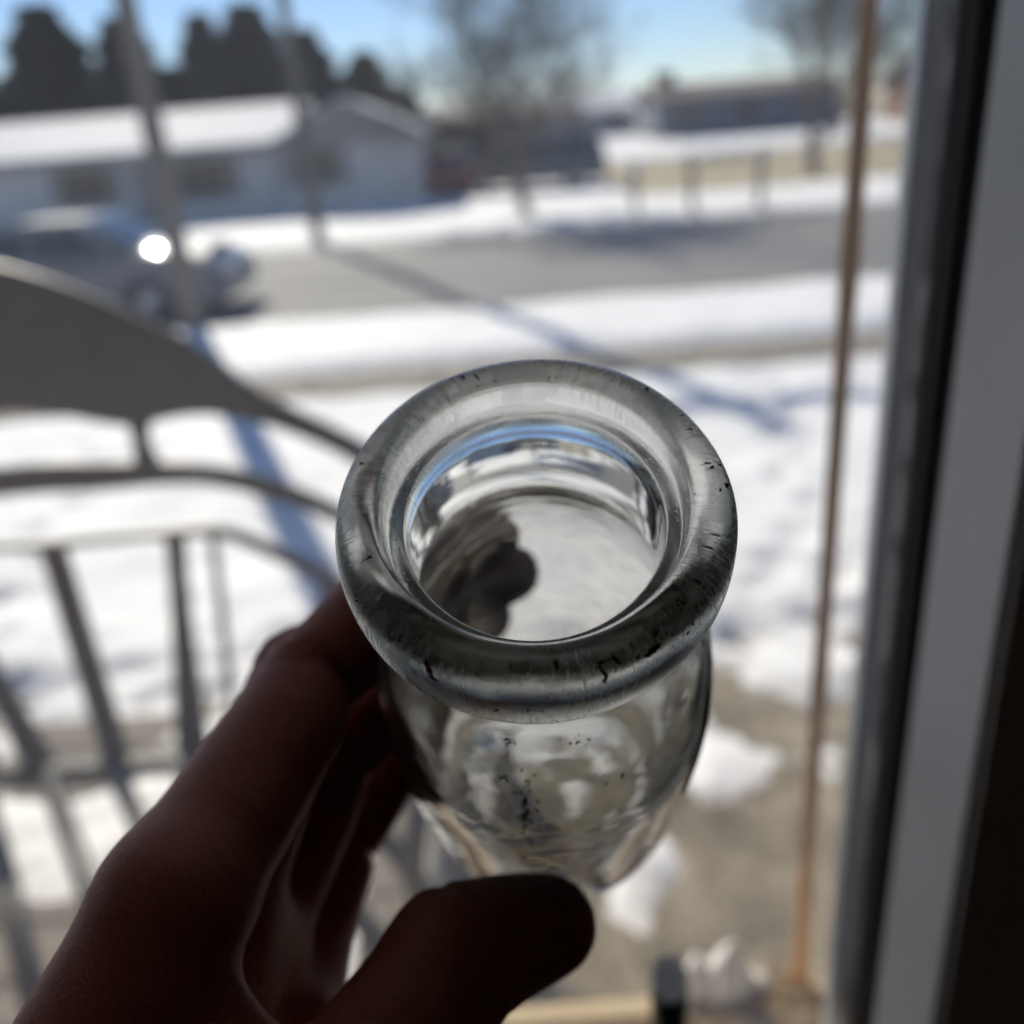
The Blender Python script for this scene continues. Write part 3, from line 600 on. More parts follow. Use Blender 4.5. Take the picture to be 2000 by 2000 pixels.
def far_house(name, x, y, w, d, he, hr, wallm, roofm, label, chimney=None, axis='x', snow=False, garage=False):
    z = float(zg(x, y)); e = empty(name, (x, y, z))
    MB().box((-w/2, -d/2, -.3), (w/2, d/2, he-.14)).build('wall', wallm, e)
    if axis == 'x':
        for s in (-1, 1):
            o = MB(); xx = s*(w/2-.02); o.add([(xx-.05, -d/2, he-.139), (xx-.05, d/2, he-.139), (xx-.05, 0, hr-.14), (xx+.02, -d/2, he-.139), (xx+.02, d/2, he-.139), (xx+.02, 0, hr-.14)], [(0,2,1),(3,4,5),(0,3,5,2),(1,2,5,4),(0,1,4,3)])
            o.build('gable_end', wallm, e)
    rf = gable_roof(-w/2-.4, w/2+.4, -d/2-.4, d/2+.4, he, hr, axis).build('roof', roofm, e)
    if snow: gable_roof(-w/2-.36, w/2+.36, -d/2-.36, d/2+.36, he+.13, hr+.13, axis, t=.119).build('snow_layer', M['snow'], e)
    if chimney is not None: MB().box((chimney-.6, -.5, he), (chimney+.6, .5, hr+.75)).build('chimney', M['brick'], rf)
    nW = max(2, int(w/3))
    for k in range(nW):
        xx = -w/2+w*(k+.5)/nW; window(e, xx-.55, xx+.55, .9, min(he-.4, 2.0), -d/2, 1)
    tag(e, label, 'house'); return e
far_house('brown_house', 17.0, 66, 11.5, 8, 2.5, 3.35, pbr('slate_siding', (.13, .15, .18), (.17, .19, .22), 3, .8), M['shingle'], 'long dark house with brown roof and brick chimney beyond the lawn', -4.6, snow=False)
far_house('grey_house', 31, 60, 9, 8, 2.4, 3.9, M['brick'], M['shingle'], 'brick house far beyond the tan lawn beside the window jamb', 2.5)
far_house('snowy_cottage', 8.0, 86, 10, 8, 2.1, 3.6, M['siding'], M['shingle'], 'small far cottage with snowy roof behind the bare tree', None, snow=True)
far_house('tan_house', -1.5, 78, 13, 9, 2.4, 3.4, M['brick'], M['greytrim'], 'far grey-roofed house glimpsed behind the bare tree crown', None, snow=False)

# ------------------------------------------------------------------ vehicles
def car(name, x, y, rz, paint, label, prof, glass_lo, w=1.75, wheel=(.95, 3.35), wr=.33, snow=False, z0=0., glint=False):
    """prof: closed side outline (x along the car, z), glass_lo: belt height"""
    e = empty(name, (x, y, float(zg(x, y))+z0), rz); L = max(p[0] for p in prof)
    secs = []
    for yy, ins in ((-w/2, .0), (-w/2+.02, .06), (-w*.25, .085), (0, .1), (w*.25, .085), (w/2-.02, .06), (w/2, .0)):
        s_ = []
        for px_, pz in prof:
            k = max(0, (pz-glass_lo))*.30
            y_ = yy*(1-k*.55/(w/2)) if abs(yy) > .3*w else yy
            bulge = ins*.6*(1 if 0.05 < px_/L < .95 else 1)
            cx_ = px_ + (-(bulge) if px_ < L*.06 else bulge if px_ > L*.94 else 0)
            s_.append((cx_-L/2, y_, pz+(ins*.35 if pz > .75 else 0)))
        secs.append(s_)
    n = len(prof); V = [p for s_ in secs for p in s_]; Fc = [tuple(range(n-1, -1, -1)), tuple((len(secs)-1)*n+i for i in range(n))]
    for j in range(len(secs)-1):
        for i in range(n): Fc.append((j*n+i, j*n+(i+1) % n, (j+1)*n+(i+1) % n, (j+1)*n+i))
    b = obj('body', V, Fc, paint, e); bv = b.modifiers.new('soft', 'BEVEL'); bv.width = .05; bv.segments = 3; bv.limit_method = 'ANGLE'; bv.angle_limit = rad(35)
    top = max(p[1] for p in prof); cab = [p for p in prof if p[1] > glass_lo+.02]; cx0, cx1 = min(p[0] for p in cab), max(p[0] for p in cab)
    tops = [p[0] for p in prof if p[1] > top-.12]; t0, t1 = min(tops), max(tops)
    for s in (-1, 1):
        mid = (t0+t1)/2; yo = s*(w/2+.004)
        for (a0, a1, b0, b1) in ((cx0+.16, mid-.04, t0+.06, mid-.04), (mid+.04, cx1-.16, mid+.04, t1-.06)):
            zlo, zhi = glass_lo+.05, top-.11; f_lo = 1-(zlo-glass_lo)*.30*.55/(w/2); f_hi = 1-(zhi-glass_lo)*.30*.55/(w/2)
            q = [(a0-L/2, yo*f_lo, zlo), (a1-L/2, yo*f_lo, zlo), (b1-L/2, yo*f_hi, zhi), (b0-L/2, yo*f_hi, zhi)]
            MB().add(q+[(p[0], p[1]-s*.02, p[2]) for p in q], [(0,1,2,3),(7,6,5,4),(0,4,5,1),(1,5,6,2),(2,6,7,3),(3,7,4,0)]).build('side_window', M['darkglass'], e)
    for (xa, za, xb, zb_, dx) in ((cx1, glass_lo+.05, t1, top, .02), (cx0, glass_lo+.05, t0, top, -.02)):
        ww = w*.40
        q = [(xa-L/2+dx, -ww, za+.02), (xa-L/2+dx, ww, za+.02), (xb-L/2+dx+.0, ww*.92, zb_-.03), (xb-L/2+dx, -ww*.92, zb_-.03)]
        q = [(p[0]+(.09 if dx > 0 else -.09), p[1], p[2]) for p in q]
        MB().add(q+[(p[0]-dx*2, p[1], p[2]-.03) for p in q], [(0,1,2,3),(7,6,5,4),(0,4,5,1),(1,5,6,2),(2,6,7,3),(3,7,4,0)]).build('windscreen', M['darkglass'], e)
    for xw in wheel:
        for s in (-1, 1):
            t = MB().lathe([(wr*.62, -.1), (wr*.95, -.1), (wr, -.06), (wr, .06), (wr*.95, .1), (wr*.62, .1)], 24).build('wheel', M['tyre'], e, True)
            t.location = (xw-L/2, s*(w/2-.07), wr-z0); t.rotation_euler.x = rad(90)
            MB().lathe([(.001, .02*1), (wr*.2, .085), (wr*.35, .05), (wr*.62, .09), (wr*.63, -.09), (.001, -.09)], 20).build('rim', M['chrome'], t, True).scale.z = -s
    for s in (-1, 1):
        MB().cbox((L/2-.06, s*w*.33-.16, .60), (L/2+.075, s*w*.33+.16, .74), .03).build('headlight', M['lampglass'], e)
        MB().cbox((-L/2-.075, s*w*.36-.10, .66), (-L/2+.06, s*w*.36+.10, .82), .02).build('tail_light', M['redpaint'], e)
        MB().cbox((cx1-L/2-.32, s*(w/2+.10)-.09, glass_lo+.06), (cx1-L/2-.22, s*(w/2+.10)+.09, glass_lo+.20), .02).build('side_mirror', paint, e)
    if snow: MB().cbox((t0-L/2-.02, -w*.40, top+.03), (t1-L/2+.02, w*.40, top+.17), .06).build('snow_layer', M['snow'], e, True)
    return tag(e, label, 'car')
SED = [(.02, .32), (.0, .55), (.06, .84), (.75, .93), (1.25, 1.36), (1.75, 1.45), (2.55, 1.44), (3.25, .98), (4.25, .80), (4.45, .62), (4.45, .30), (4.2, .22), (.25, .22)]
SUV = [(.02, .42), (.0, .70), (.05, 1.10), (.22, 1.62), (.6, 1.76), (3.3, 1.74), (4.0, 1.22), (5.05, 1.08), (5.25, .80), (5.25, .42), (5.0, .34), (.25, .34)]
pc = car('parked_car', -5.97, 13.72, 0, M['silver'], 'slate blue sedan with sun glint on bonnet, parked behind utility pole', SED, .94, w=1.78)
car('parked_car', 1.55, 33.8, rad(180), M['navy'], 'dark navy SUV parked on snow behind the wide bare tree', SUV, 1.18, w=1.95, wheel=(1.05, 4.4), wr=.38)
car('parked_car', -1.15, 35.0, rad(90), M['redpaint'], 'dull red car with snow on its roof beside pale house', SED, .94, w=1.78, snow=True)

M['silver'].node_tree.nodes['Principled BSDF'].inputs['Coat Roughness'].default_value = .035
v, f = blob(1.02, 2.0, -.74, .74, lambda x, y: 1.075-.03*(x-1.02)-.06*(x-1.02)**2-.22*y*y, 16, 24)
v2 = np.concatenate([v, v-np.array([0, 0, .05])]); n_ = len(v)
obj('bonnet', v2, f+[tuple(n_+i for i in q[::-1]) for q in f], M['silver'], pc, True)  # extra domed shell added over the hood, curved to catch the sun glint

# ------------------------------------------------------------------ mailboxes across the street
def mailbox(x, y, zt, label, own_post, rz=0.):
    e = empty('mailbox', (x, y, zt), rz)
    sec = [(-.09, 0), (.09, 0), (.09, .12), (.075, .165), (.04, .19), (0, .2), (-.04, .19), (-.075, .165), (-.09, .12)]
    MB().prism(sec, -.25, .25).build('box', M['boxmetal'], e)
    MB().prism([(a*.96, b*.96+.003) for a, b in sec], -.262, -.252).build('door', M['alu'], e)
    MB().cbox((.092, -.1, .08), (.100, .02, .12), .002).build('flag', M['redpaint'], e)
    v, f = blob(-.085, .085, -.24, .24, lambda a, b: .165+.075*(1-np.clip((a/.085)**2, 0, 1)*.55)+.015*fbm(a*30+x*9, b*20, 3), 10, 14)
    obj('snow_layer', v, f, M['snow'], e, True)
    if own_post: MB().cbox((-.06, -.06, -zt-.1), (.06, .06, -.002), .008).build('post', M['post'], e)
    return tag(e, label, 'mailbox', 'mailboxes across the street')
mr = empty('mailbox_stand', (5.5, 21.75, 0))
MB().cbox((-1.0, -.12, 1.16), (1.0, .12, 1.20), .006).build('plank', M['post'], mr)
MB().cbox((-.86, -.07, -.1), (-.72, .07, 1.158), .008).build('post', M['post'], mr); MB().cbox((.72, -.07, -.1), (.86, .07, 1.158), .008).build('post', M['post'], mr)
tag(mr, 'wooden two-post stand carrying a row of mailboxes', 'stand')
for i, q in enumerate((-.82, -.28, .26, .80)):
    mailbox(5.5+q, 21.75, 1.202, ['snow-capped grey mailbox on the stand, end nearest the lone mailbox', 'snow-capped grey mailbox on the stand, second from the lone mailbox', 'snow-capped grey mailbox on the stand, third from the lone mailbox', 'snow-capped grey mailbox on the stand, end farthest from lone mailbox'][i], False, random.uniform(-.06, .06))
mailbox(3.42, 21.8, 1.05, 'lone snow-capped mailbox on its own wooden post', True)

# ------------------------------------------------------------------ glass bottle (local z up, 0 = top of lip; built where the hand holds it)
PHI, TW = rad(33), rad(5.5)
c0 = np.array([(1041-1000)/FPX*121, -(971-1000)/FPX*121, 121.0])
ax = np.array([math.sin(TW)*math.sin(PHI), -math.cos(TW)*math.sin(PHI), math.cos(PHI)])
e1 = np.cross(ax, [0, 1, 0]); e1 /= np.linalg.norm(e1)
if e1[0] < 0: e1 = -e1
e2 = np.cross(e1, ax); e2 = e2 if e2[1] > 0 else -e2
outer = [(.8, 21.1), (.25, 21.7), (.02, 22.6), (.1, 23.8), (.7, 25.4), (1.9, 26.8), (3.6, 27.6), (5.6, 27.9), (8.4, 27.95), (10.8, 27.75), (12.4, 27.2), (13.3, 26.3), (13.75, 25.3), (14.3, 24.5), (15.8, 23.8), (18, 22.9), (21, 21.9), (24, 21.6), (28, 22.6), (33, 24.4), (39, 26.7), (46, 29.0), (54, 30.7), (62, 31.6), (72, 32.0), (85, 32.1), (100, 32.1), (112, 32.0), (120, 31.6), (126, 30.6), (130, 28.8), (132.5, 26.0), (133, 23), (132.4, 20), (131, 12), (130.4, 5), (130.2, .01)]
inner = [(.8, 21.1), (1.6, 20.85), (3, 20.75), (4.3, 20.65), (5.0, 20.4), (5.3, 20.0), (5.6, 18.9), (5.9, 18.45), (6.6, 18.2), (9, 18.15), (13, 18.15), (17, 18.15), (21, 18.3), (24, 18.9), (28.5, 20.0), (33.5, 21.8), (39.5, 24.1), (46.5, 26.4), (54.5, 28.1), (62.5, 29.0), (72, 29.4), (90, 29.5), (110, 29.4), (118, 29.0), (123, 27.6), (126, 24.5), (127.4, 19), (127.8, 10), (127.9, .01)]
def dens(p, n): return np.array(spl(p, n))
NT = 320
def surf(prof, th, S, inn):
    s_, r = prof[:, 0:1], prof[:, 1:2]
    body = np.clip((s_-14)/30, 0, 1)
    wob = .10*np.sin(2*th+1)+.07*np.sin(3*th+s_*.05)+.05*np.sin(5*th+2+s_*.08)
    if inn:
        wob = wob*.6 + body*(.22*np.sin(2*th+.6+s_*.02)+.10*np.sin(3*th+2.1-s_*.03)+.03*np.sin(th*5+s_*.07))
    else:
        lip = np.clip(1-abs(s_-5)/6, 0, 1)
        wob = wob + body*.03*np.sin(7*th+s_*.12) + lip*.05*np.sin(9*th)
        seam = np.exp(-((th-rad(88))/.011)**2)
        wob = wob + .045*seam*np.clip((s_-12)/4, 0, 1)*np.clip((128-s_)/5, 0, 1)
        # raised oval plate outline on the right side
        u = (((th+math.pi) % (2*math.pi))-math.pi)*31; w_ = (s_-78)
        q = np.sqrt((u/17)**2+(w_/30)**2)
        wob = wob + .75*np.exp(-((q-1)/.055)**2) + .45*np.exp(-((q-.62)/.07)**2)*(np.sin(w_*.9)*.5+.5)
    return np.where(r > .5, r+wob*np.clip(r/20, 0, 1), r), s_
th = (np.linspace(0, 2*math.pi, NT+1)[:-1])[None, :]
po, pi_ = dens(outer, 200), dens(inner, 150)[1:]
V = []
for p, inn in ((po[::-1], False), (pi_, True)):
    r, s_ = surf(p, th, None, inn); s2 = np.broadcast_to(s_, r.shape)
    V.append(np.stack([r*np.cos(th), r*np.sin(th), -s2], -1))
V = np.concatenate(V, 0); nr = V.shape[0]; V = V.reshape(-1, 3)/1000.
i_, k_ = np.meshgrid(np.arange(nr-1), np.arange(NT), indexing='ij'); k2 = (k_+1) % NT
Q = np.stack([i_*NT+k_, i_*NT+k2, (i_+1)*NT+k2, (i_+1)*NT+k_], -1).reshape(-1, 4)
c_b = len(V); V = np.concatenate([V, [[0, 0, -.1302], [0, 0, -.1276]]])
caps = [(c_b, (k+1) % NT, k) for k in range(NT)] + [(c_b+1, (nr-1)*NT+k, (nr-1)*NT+(k+1) % NT) for k in range(NT)]
bw = empty('glass_bottle')
X_, Z_ = mm(c0+e1)-mm(c0), mm(c0-ax)-mm(c0); X_ /= np.linalg.norm(X_); Z_ /= np.linalg.norm(Z_); Y_ = np.cross(Z_, X_)
base = mm(c0+ax*133); top = mm(c0)
bw.matrix_world = Matrix(((X_[0], Y_[0], Z_[0], base[0]), (X_[1], Y_[1], Z_[1], base[1]), (X_[2], Y_[2], Z_[2], base[2]), (0, 0, 0, 1)))
gl = obj('bottle_wall', V, list(map(tuple, Q.tolist()))+caps, M['glass'], bw, True)
gl.location = (0, 0, .133)
bmx = bmesh.new(); bmx.from_mesh(gl.data); bmesh.ops.recalc_face_normals(bmx, faces=bmx.faces[:]); bmx.to_mesh(gl.data); bmx.free()
tag(bw, 'clear old glass milk bottle with thick worn lip, held in a hand', 'bottle')
# flecks and marks lying on the outside of the glass
sgrid = np.linspace(.1, 130, 1400); rgrid = np.interp(sgrid, po[4:, 0], po[4:, 1])
ZS = np.arange(85, 235, .12)
def hit(px, py):               # pixel -> (theta, s) on the near outside surface
    d = np.array([(px-1000)/FPX, -(py-1000)/FPX, 1.0])
    q = d[None, :]*ZS[:, None]-c0; s_ = q@ax; R = np.sqrt(np.maximum((q*q).sum(1)-s_*s_, 0))
    ok = (s_ > -.2) & (s_ < 130) & (R <= np.interp(np.maximum(s_, .1), sgrid, rgrid))
    if not ok.any(): return None
    k = int(np.argmax(ok)); rr = q[k]-ax*s_[k]; return math.atan2(rr@e2, rr@e1), float(s_[k])
# local frame: x = e1, z = -axis, y = z cross x
yl = -np.cross(-ax, e1)      # the photo frame (right, up, away) is left-handed
def local_hit(px, py):
    h_ = hit(px, py)
    if h_ is None: return None
    a, s_ = h_; v_ = math.cos(a)*e1+math.sin(a)*e2; return math.atan2(v_@yl, v_@e1), s_
def fleck(name, px, py, rpx, mat, n=9, rag=.45, asp=1., rot=0., seed=0, t=.08):
    r = random.Random(seed); ring = []
    for k in range(n):
        a = 2*math.pi*k/n; q = rpx*(1+r.uniform(-rag, rag)); u, w_ = q*math.cos(a)*asp, q*math.sin(a)
        h_ = local_hit(px+u*math.cos(rot)-w_*math.sin(rot), py+u*math.sin(rot)+w_*math.cos(rot))
        if h_ is None: return
        ring.append(h_)
    c_ = local_hit(px, py)
    def P(a, s_, off):
        R = float(surf(np.array([[s_, float(np.interp(s_, sgrid, rgrid))]]), np.array([[a % (2*math.pi)]]), None, False)[0][0, 0])+off; return (R*math.cos(a)/1000, R*math.sin(a)/1000, -s_/1000)
    V = [P(*c_, t+.10)]+[P(*h_, .06) for h_ in ring]+[P(*h_, -.05) for h_ in ring]
    Fc = [(0, 1+k, 1+(k+1) % n) for k in range(n)]+[(1+k, 1+n+k, 1+n+(k+1) % n, 1+(k+1) % n) for k in range(n)]
    o = obj(name, V, Fc, mat, bw, True); o.location = (0, 0, .133); return o
om = [(1183, 1283), (1176, 1287), (1172, 1294), (1171, 1301), (1174, 1308), (1179, 1313), (1184, 1317), (1183, 1323), (1180, 1329), (1198, 1285), (1204, 1289), (1209, 1294), (1206, 1303), (1203, 1310)]
for i, (x, y) in enumerate(om): fleck('rust_mark', x, y, 4.2 if i < 12 else 2.2, M['dark_rust'], 7, .3, seed=i)
for i, (x, y, r, a, ro, m) in enumerate([(838, 1307, 7, 1.8, 1.1, 'rust'), (832, 1296, 3, 2.2, 1.1, 'dark_rust'), (846, 1324, 4, 2.4, .7, 'rust'), (1279, 1238, 6.5, .7, .4, 'dark_rust'), (1276, 1271, 7, 1.9, -.5, 'rust'), (1286, 1262, 4, 1.6, -.7, 'rust'), (1267, 1280, 5, 1.5, -.5, 'rust'), (1246, 1286, 3, 1, 0, 'grime'),
        (669, 1139, 6, 2.6, 1.2, 'dark_rust'), (999, 1285, 4, .5, 0, 'grime'), (999, 1294, 3, .6, 0, 'grime'), (1325, 1187, 5, 1.6, .2, 'dark_rust'), (1083, 1278, 3.5, 1.4, 0, 'grime'), (1356, 1220, 4, .6, .2, 'grime'), (1262, 762, 5, 1.2, .4, 'dark_rust'), (711, 907, 5, 1.0, 0, 'grime'), (1361, 910, 4, 1.8, .1, 'dark_rust'), (1417, 948, 5, 1.7, .9, 'dark_rust'), (1402, 908, 3, 1.7, .1, 'dark_rust'), (1345, 842, 4, 2.2, -.3, 'dark_rust'), (1330, 812, 3, 1, 0, 'dark_rust'), (1204, 760, 3, 1, 0, 'dark_rust')]):
    fleck('stain', x, y, r*(.62 if x > 1300 or y < 1000 else .9), M[m], 9, .5, a, ro, 50+i)
r = random.Random(5); k = 0
for cx, cy_, sx_, sy_, n in ((1028, 1590, 9, 34, 60), (1024, 1596, 4, 12, 30), (1070, 1612, 10, 6, 12), (1000, 1445, 14, 6, 12), (1130, 1450, 14, 10, 12), (985, 1515, 10, 6, 6), (1190, 1520, 14, 14, 6), (1320, 1245, 12, 12, 5), (1376, 905, 30, 40, 4), (905, 745, 60, 8, 6), (980, 1390, 60, 2, 6)):
    for j in range(n):
        x, y = r.gauss(cx, sx_), r.gauss(cy_, sy_)
        if cy_ > 900 and 1400 < cy_: y = max(y, 1412)
        fleck('residue', x, y, r.uniform(.8, 2.4), M['grime'], 6, .6, r.uniform(.5, 3.2), r.uniform(0, 3), 200+k); k += 1

for j in range(46):                                   # small pits and chips round the lip
    a = r.uniform(0, 6.28) if j % 3 else r.gauss(.25, .35); q = r.uniform(318, 392)
    x, y = 1043+q*math.cos(a), 1010+(q*.86+(10 if math.sin(a) > 0 else 0))*math.sin(a)-(8 if math.sin(a) < 0 else 0)
    fleck('pit', x, y, r.uniform(.8, 1.9), M['dark_rust' if r.random() < .6 else 'grime'], 6, .6, r.uniform(.6, 2.6), r.uniform(0, 3), 900+j)

# ------------------------------------------------------------------ the hand: one continuous skin meshed from a blended bone field
def CP(px, py, d): return np.array([(px-1000)/FPX*d, -(py-1000)/FPX*d, d])
def onb(s_, deg, R): a = rad(deg); return c0+ax*s_+R*(math.cos(a)*e1+math.sin(a)*e2)
I = [CP(345, 1755, 142), CP(606, 1330, 176), onb(68, 141, 40), onb(67, 110, 39.5)]
Md = [np.array([-55., -73, 160]), CP(584, 1312, 196), onb(88, 146, 39.8), onb(86, 104, 39.3)]
Rg = [np.array([-53., -86, 176]), CP(652, 1480, 206), onb(106, 155, 39.3), onb(104, 116, 39.0)]
Pk = [np.array([-47., -98, 191]), CP(668, 1648, 211), onb(124, 172, 38.5), onb(120, 142, 38.3)]
Th = [np.array([-54., -114, 106]), np.array([-27.5, -93, 132]), CP(888, 1872, 155), CP(1076, 1808, 167.5)]
Ci, Cm, Cr, Cp_ = np.array([-74., -112, 103]), np.array([-76., -121, 114]), np.array([-74., -130, 125]), np.array([-69., -138, 136])
Fa = np.array([-112., -205, 62])
fingers = [(I, (11.6, 9.6, 8.6, 7.6)), (Md, (11.6, 9.6, 8.6, 7.6)), (Rg, (11, 9.0, 8.1, 7.2)), (Pk, (10.2, 8.0, 7.3, 6.4)), ]
def rcone(P, a, b, r1, r2):
    ba = b-a; l2 = ba@ba; rr = r1-r2; a2 = l2-rr*rr; il2 = 1/l2
    pa = P-a; y = pa@ba; z = y-l2
    xv = pa*l2-ba*y[..., None]; x2 = np.einsum('...i,...i', xv, xv); y2 = y*y*l2; z2 = z*z*l2
    k = np.sign(rr)*rr*rr*x2
    d = (np.sqrt(x2*a2*il2)+y*rr)*il2-r1
    d = np.where(np.sign(z)*a2*z2 > k, np.sqrt(x2+z2)*il2-r2, d)
    d = np.where(np.sign(y)*a2*y2 < k, np.sqrt(x2+y2)*il2-r1, d)
    return d
def smin(a, b, k): h = np.clip(.5+.5*(b-a)/k, 0, 1); return b+(a-b)*h-k*h*(1-h)
RES = 1.15
allp = np.array([p for f_, _ in fingers for p in f_]+Th+[Ci, Cp_, Fa]); lo = allp.min(0)-28; hi = allp.max(0)+20
dims = np.ceil((hi-lo)/RES).astype(int)
gxs = [lo[i]+RES*np.arange(dims[i]) for i in range(3)]
P = np.stack(np.meshgrid(*gxs, indexing='ij'), -1).astype(np.float32)
def chain(pts, rs, k=2.5):
    d = None
    for i in range(len(pts)-1):
        q = rcone(P, pts[i].astype(np.float32), pts[i+1].astype(np.float32), rs[i], rs[i+1]); d = q if d is None else smin(d, q, k)
    return d
fd = []
for pts, rs in fingers:
    d = chain(pts, rs)
    # fleshy pads between the joints (inner side), knuckle bulk on the back
    for a, b, w in ((0, 1, .30), (1, 2, .22)):
        mid = (pts[a]+pts[b])/2; cen = c0+ax*((mid-c0)@ax); tow = cen-mid; tow = tow/np.linalg.norm(tow)
        q = rcone(P, (pts[a]*.72+pts[b]*.28+tow*rs[b]*w).astype(np.float32), (pts[a]*.28+pts[b]*.72+tow*rs[b]*w).astype(np.float32), rs[b]*.93, rs[b]*.93); d = smin(d, q, 3)
    fd.append(d)
hand = np.minimum(np.minimum(smin(fd[0], fd[1], .6), fd[2]), fd[3])
hand = smin(smin(smin(fd[0], fd[1], .7), fd[2], .7), fd[3], .7)
palm = None
for a, b, r1, r2 in ((Ci, I[0], 13.5, 11.8), (Cm, Md[0], 14, 11.8), (Cr, Rg[0], 13.5, 11.3), (Cp_, Pk[0], 12.5, 10.6), (Ci*.5+Cp_*.5, Md[0]*.5+Rg[0]*.5, 15, 12), (Cp_+np.array([10, 4, 4]), Pk[0]+np.array([4., -6, -12]), 12, 9),
                     ((Ci+Cp_)/2, Fa, 22, 27), (Ci*.8+Cp_*.2, Fa+np.array([3, 8, -8]), 17, 22)):
    q = rcone(P, np.asarray(a, np.float32), np.asarray(b, np.float32), r1, r2); palm = q if palm is None else smin(palm, q, 8)
hand = smin(hand, palm, 5)
thd = chain(Th, (15.5, 12.8, 11.6, 8.6), 4)
thd = smin(thd, rcone(P, (Th[2]*.55+Th[3]*.45+np.array([-.5, 1.2, 1.0])).astype(np.float32), (Th[3]+np.array([-3, .3, 0])).astype(np.float32), 9.6, 8.8), 3)
thd = smin(thd, rcone(P, (Ci*.6+Th[0]*.4).astype(np.float32), (Th[1]+np.array([-10., -2, -3])).astype(np.float32), 15, 10), 6)
web = rcone(P, np.array([-31., -92, 131], np.float32), np.array([-50., -76, 139], np.float32), 6.5, 7.5)
web = smin(web, rcone(P, np.array([-46., -100, 122], np.float32), np.array([-56., -88, 130], np.float32), 11, 11), 6)
hand = smin(hand, smin(thd, web, 6), 5)
# skin folds: shallow grooves round the thumb joint, and across the finger joints
def groove(p, n_, rad_, depth, wid):
    global hand
    n_ = n_/np.linalg.norm(n_); q = P-p.astype(np.float32); h_ = q@n_.astype(np.float32); R2 = np.einsum('...i,...i', q, q)
    m = R2 < (rad_*2.0)**2
    hand = hand + np.where(m, depth*np.exp(-(h_/wid)**2), 0).astype(np.float32)
tn = Th[3]-Th[2]
for off in (-3.2, .0, 3.6): groove(Th[2]+tn/np.linalg.norm(tn)*off, tn+np.array([0, off*1.5, 0]), 13, .6, .8)
for pts, rs in fingers:
    for k in (1, 2):
        n_ = pts[k+1]-pts[k-1]; n_ = n_/np.linalg.norm(n_)
        for off in (-2.6, -.6, 1.9): groove(pts[k]+n_*off, n_+np.array([.12*off, 0, 0]), rs[k]+1, .75, .8)
# keep the skin just off the glass
q = P-c0.astype(np.float32); s_ = q@ax.astype(np.float32); Rr = np.sqrt(np.maximum(np.einsum('...i,...i', q, q)-s_*s_, 0))
Rb = np.interp(s_.ravel(), sgrid, rgrid).reshape(s_.shape); bot = np.where((s_ > 0) & (s_ < 133), Rb+.35-Rr, -50)
hand = np.maximum(hand, bot.astype(np.float32))
# surface nets
def surface_nets(F):
    S = F < 0; nx, ny, nz = F.shape
    acc = np.zeros((nx-1, ny-1, nz-1, 3), np.float32); cnt = np.zeros((nx-1, ny-1, nz-1), np.float32)
    cor = [(i, j, k) for i in (0, 1) for j in (0, 1) for k in (0, 1)]
    sl_ = lambda c: F[c[0]:nx-1+c[0], c[1]:ny-1+c[1], c[2]:nz-1+c[2]]
    for a in cor:
        for d_ in range(3):
            if a[d_]: continue
            b = list(a); b[d_] = 1; fa, fb = sl_(a), sl_(b); m = (fa < 0) != (fb < 0)
            t = np.where(m, fa/np.where(m, fa-fb, 1), 0)
            for k in range(3): acc[..., k] += m*(a[k]+(t if k == d_ else 0))
            cnt += m
    idx = -np.ones(cnt.shape, int); act = cnt > 0; idx[act] = np.arange(act.sum())
    ijk = np.stack(np.nonzero(act), -1); Vv = acc[act]/cnt[act][:, None]+ijk
    faces = []
    for d_ in range(3):
        b = [slice(None)]*3; a = [slice(None)]*3; a[d_] = slice(0, -1); b[d_] = slice(1, None)
        m = S[tuple(a)] != S[tuple(b)]; ii = np.stack(np.nonzero(m), -1); u, w_ = [(1, 2), (2, 0), (0, 1)][d_]
        ok = (ii[:, u] > 0) & (ii[:, w_] > 0) & (ii[:, u] < F.shape[u]-1) & (ii[:, w_] < F.shape[w_]-1); ii = ii[ok]
        inside = S[ii[:, 0], ii[:, 1], ii[:, 2]]
        def at(du, dw):
            j = ii.copy(); j[:, u] -= du; j[:, w_] -= dw; return idx[j[:, 0], j[:, 1], j[:, 2]]
        q_ = np.stack([at(1, 1), at(0, 1), at(0, 0), at(1, 0)], -1); q_[~inside] = q_[~inside][:, ::-1]; faces.append(q_)
    return Vv, np.concatenate(faces)
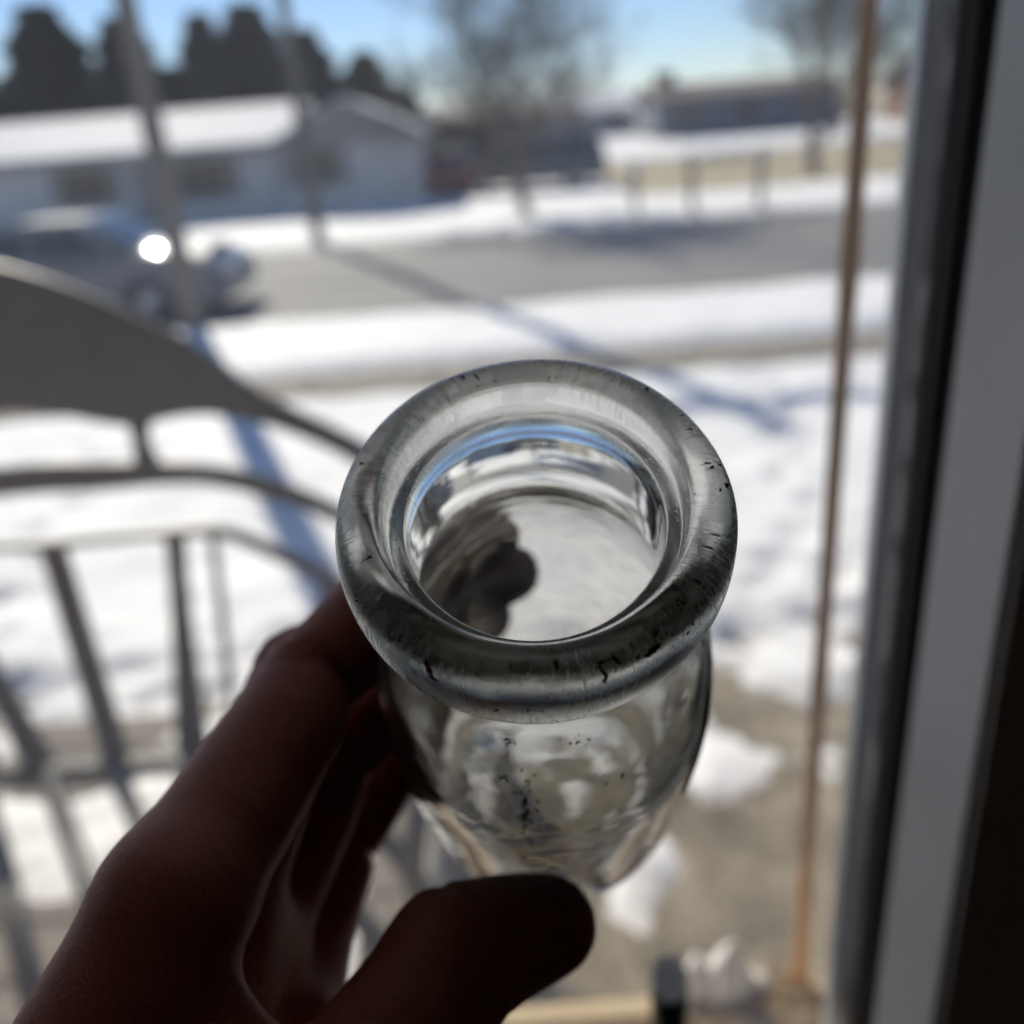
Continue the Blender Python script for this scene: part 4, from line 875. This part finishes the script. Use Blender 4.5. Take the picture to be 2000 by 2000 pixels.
Vh, Fh = surface_nets(hand.astype(np.float32)); Vh = Vh*RES+lo
for it in range(3):                                   # relax the net
    acc = np.zeros_like(Vh); c_ = np.zeros(len(Vh))
    for a in range(4):
        np.add.at(acc, Fh[:, a], Vh[Fh[:, (a+1) % 4]]); np.add.at(c_, Fh[:, a], 1)
    Vh = Vh*.5+.5*acc/c_[:, None]
hd = empty('hand', tuple(mm(np.array([-70., -125, 120])))); org = mm(np.array([-70., -125, 120]))
sk = obj('skin', mm(Vh)-org, Fh, M['skin'], hd, True)
def nail(tip, prev, back, r, L):
    d = (tip-prev)/np.linalg.norm(tip-prev); b = back-d*(back@d); b /= np.linalg.norm(b); s_ = np.cross(d, b); V = []; nx, ny = 9, 8
    for j in range(ny):
        for i in range(nx):
            u = (i/(nx-1)-.5)*2; v_ = j/(ny-1); wd = r*.80*(1-.12*(1-v_))*(1-.18*max(0, v_-.75)*4*abs(u)); a = u*.95
            V.append(tip+d*(-L*.62+L*v_)+s_*math.sin(a)*wd+b*(math.cos(a)*r*.62+r*.34-(v_-.3)**2*3.2))
    V = np.array(V); V2 = V-b*.5; n_ = len(V)
    q = [(j*nx+i, j*nx+i+1, (j+1)*nx+i+1, (j+1)*nx+i) for j in range(ny-1) for i in range(nx-1)]
    rim = [i for i in range(nx)]+[j*nx+nx-1 for j in range(1, ny)]+[(ny-1)*nx+i for i in range(nx-2, -1, -1)]+[j*nx for j in range(ny-2, 0, -1)]
    Fq = q+[tuple(n_+i for i in reversed(f_)) for f_ in q]+[(rim[k], rim[(k+1) % len(rim)], n_+rim[(k+1) % len(rim)], n_+rim[k]) for k in range(len(rim))]
    return obj('fingernail', mm(np.concatenate([V, V2]))-org, Fq, M['nail'], hd, True)
for pts, rs in fingers:
    t_ = pts[3]; cen = c0+ax*((t_-c0)@ax); nail(t_, pts[2], t_-cen, rs[3], 10)
nail(Th[3]-.12*(Th[3]-Th[2]), Th[2], np.array([.15, -.62, -.75]), 8.9, 12)
tag(hd, 'left hand in shadow gripping the glass bottle, thumb in front', 'hand')
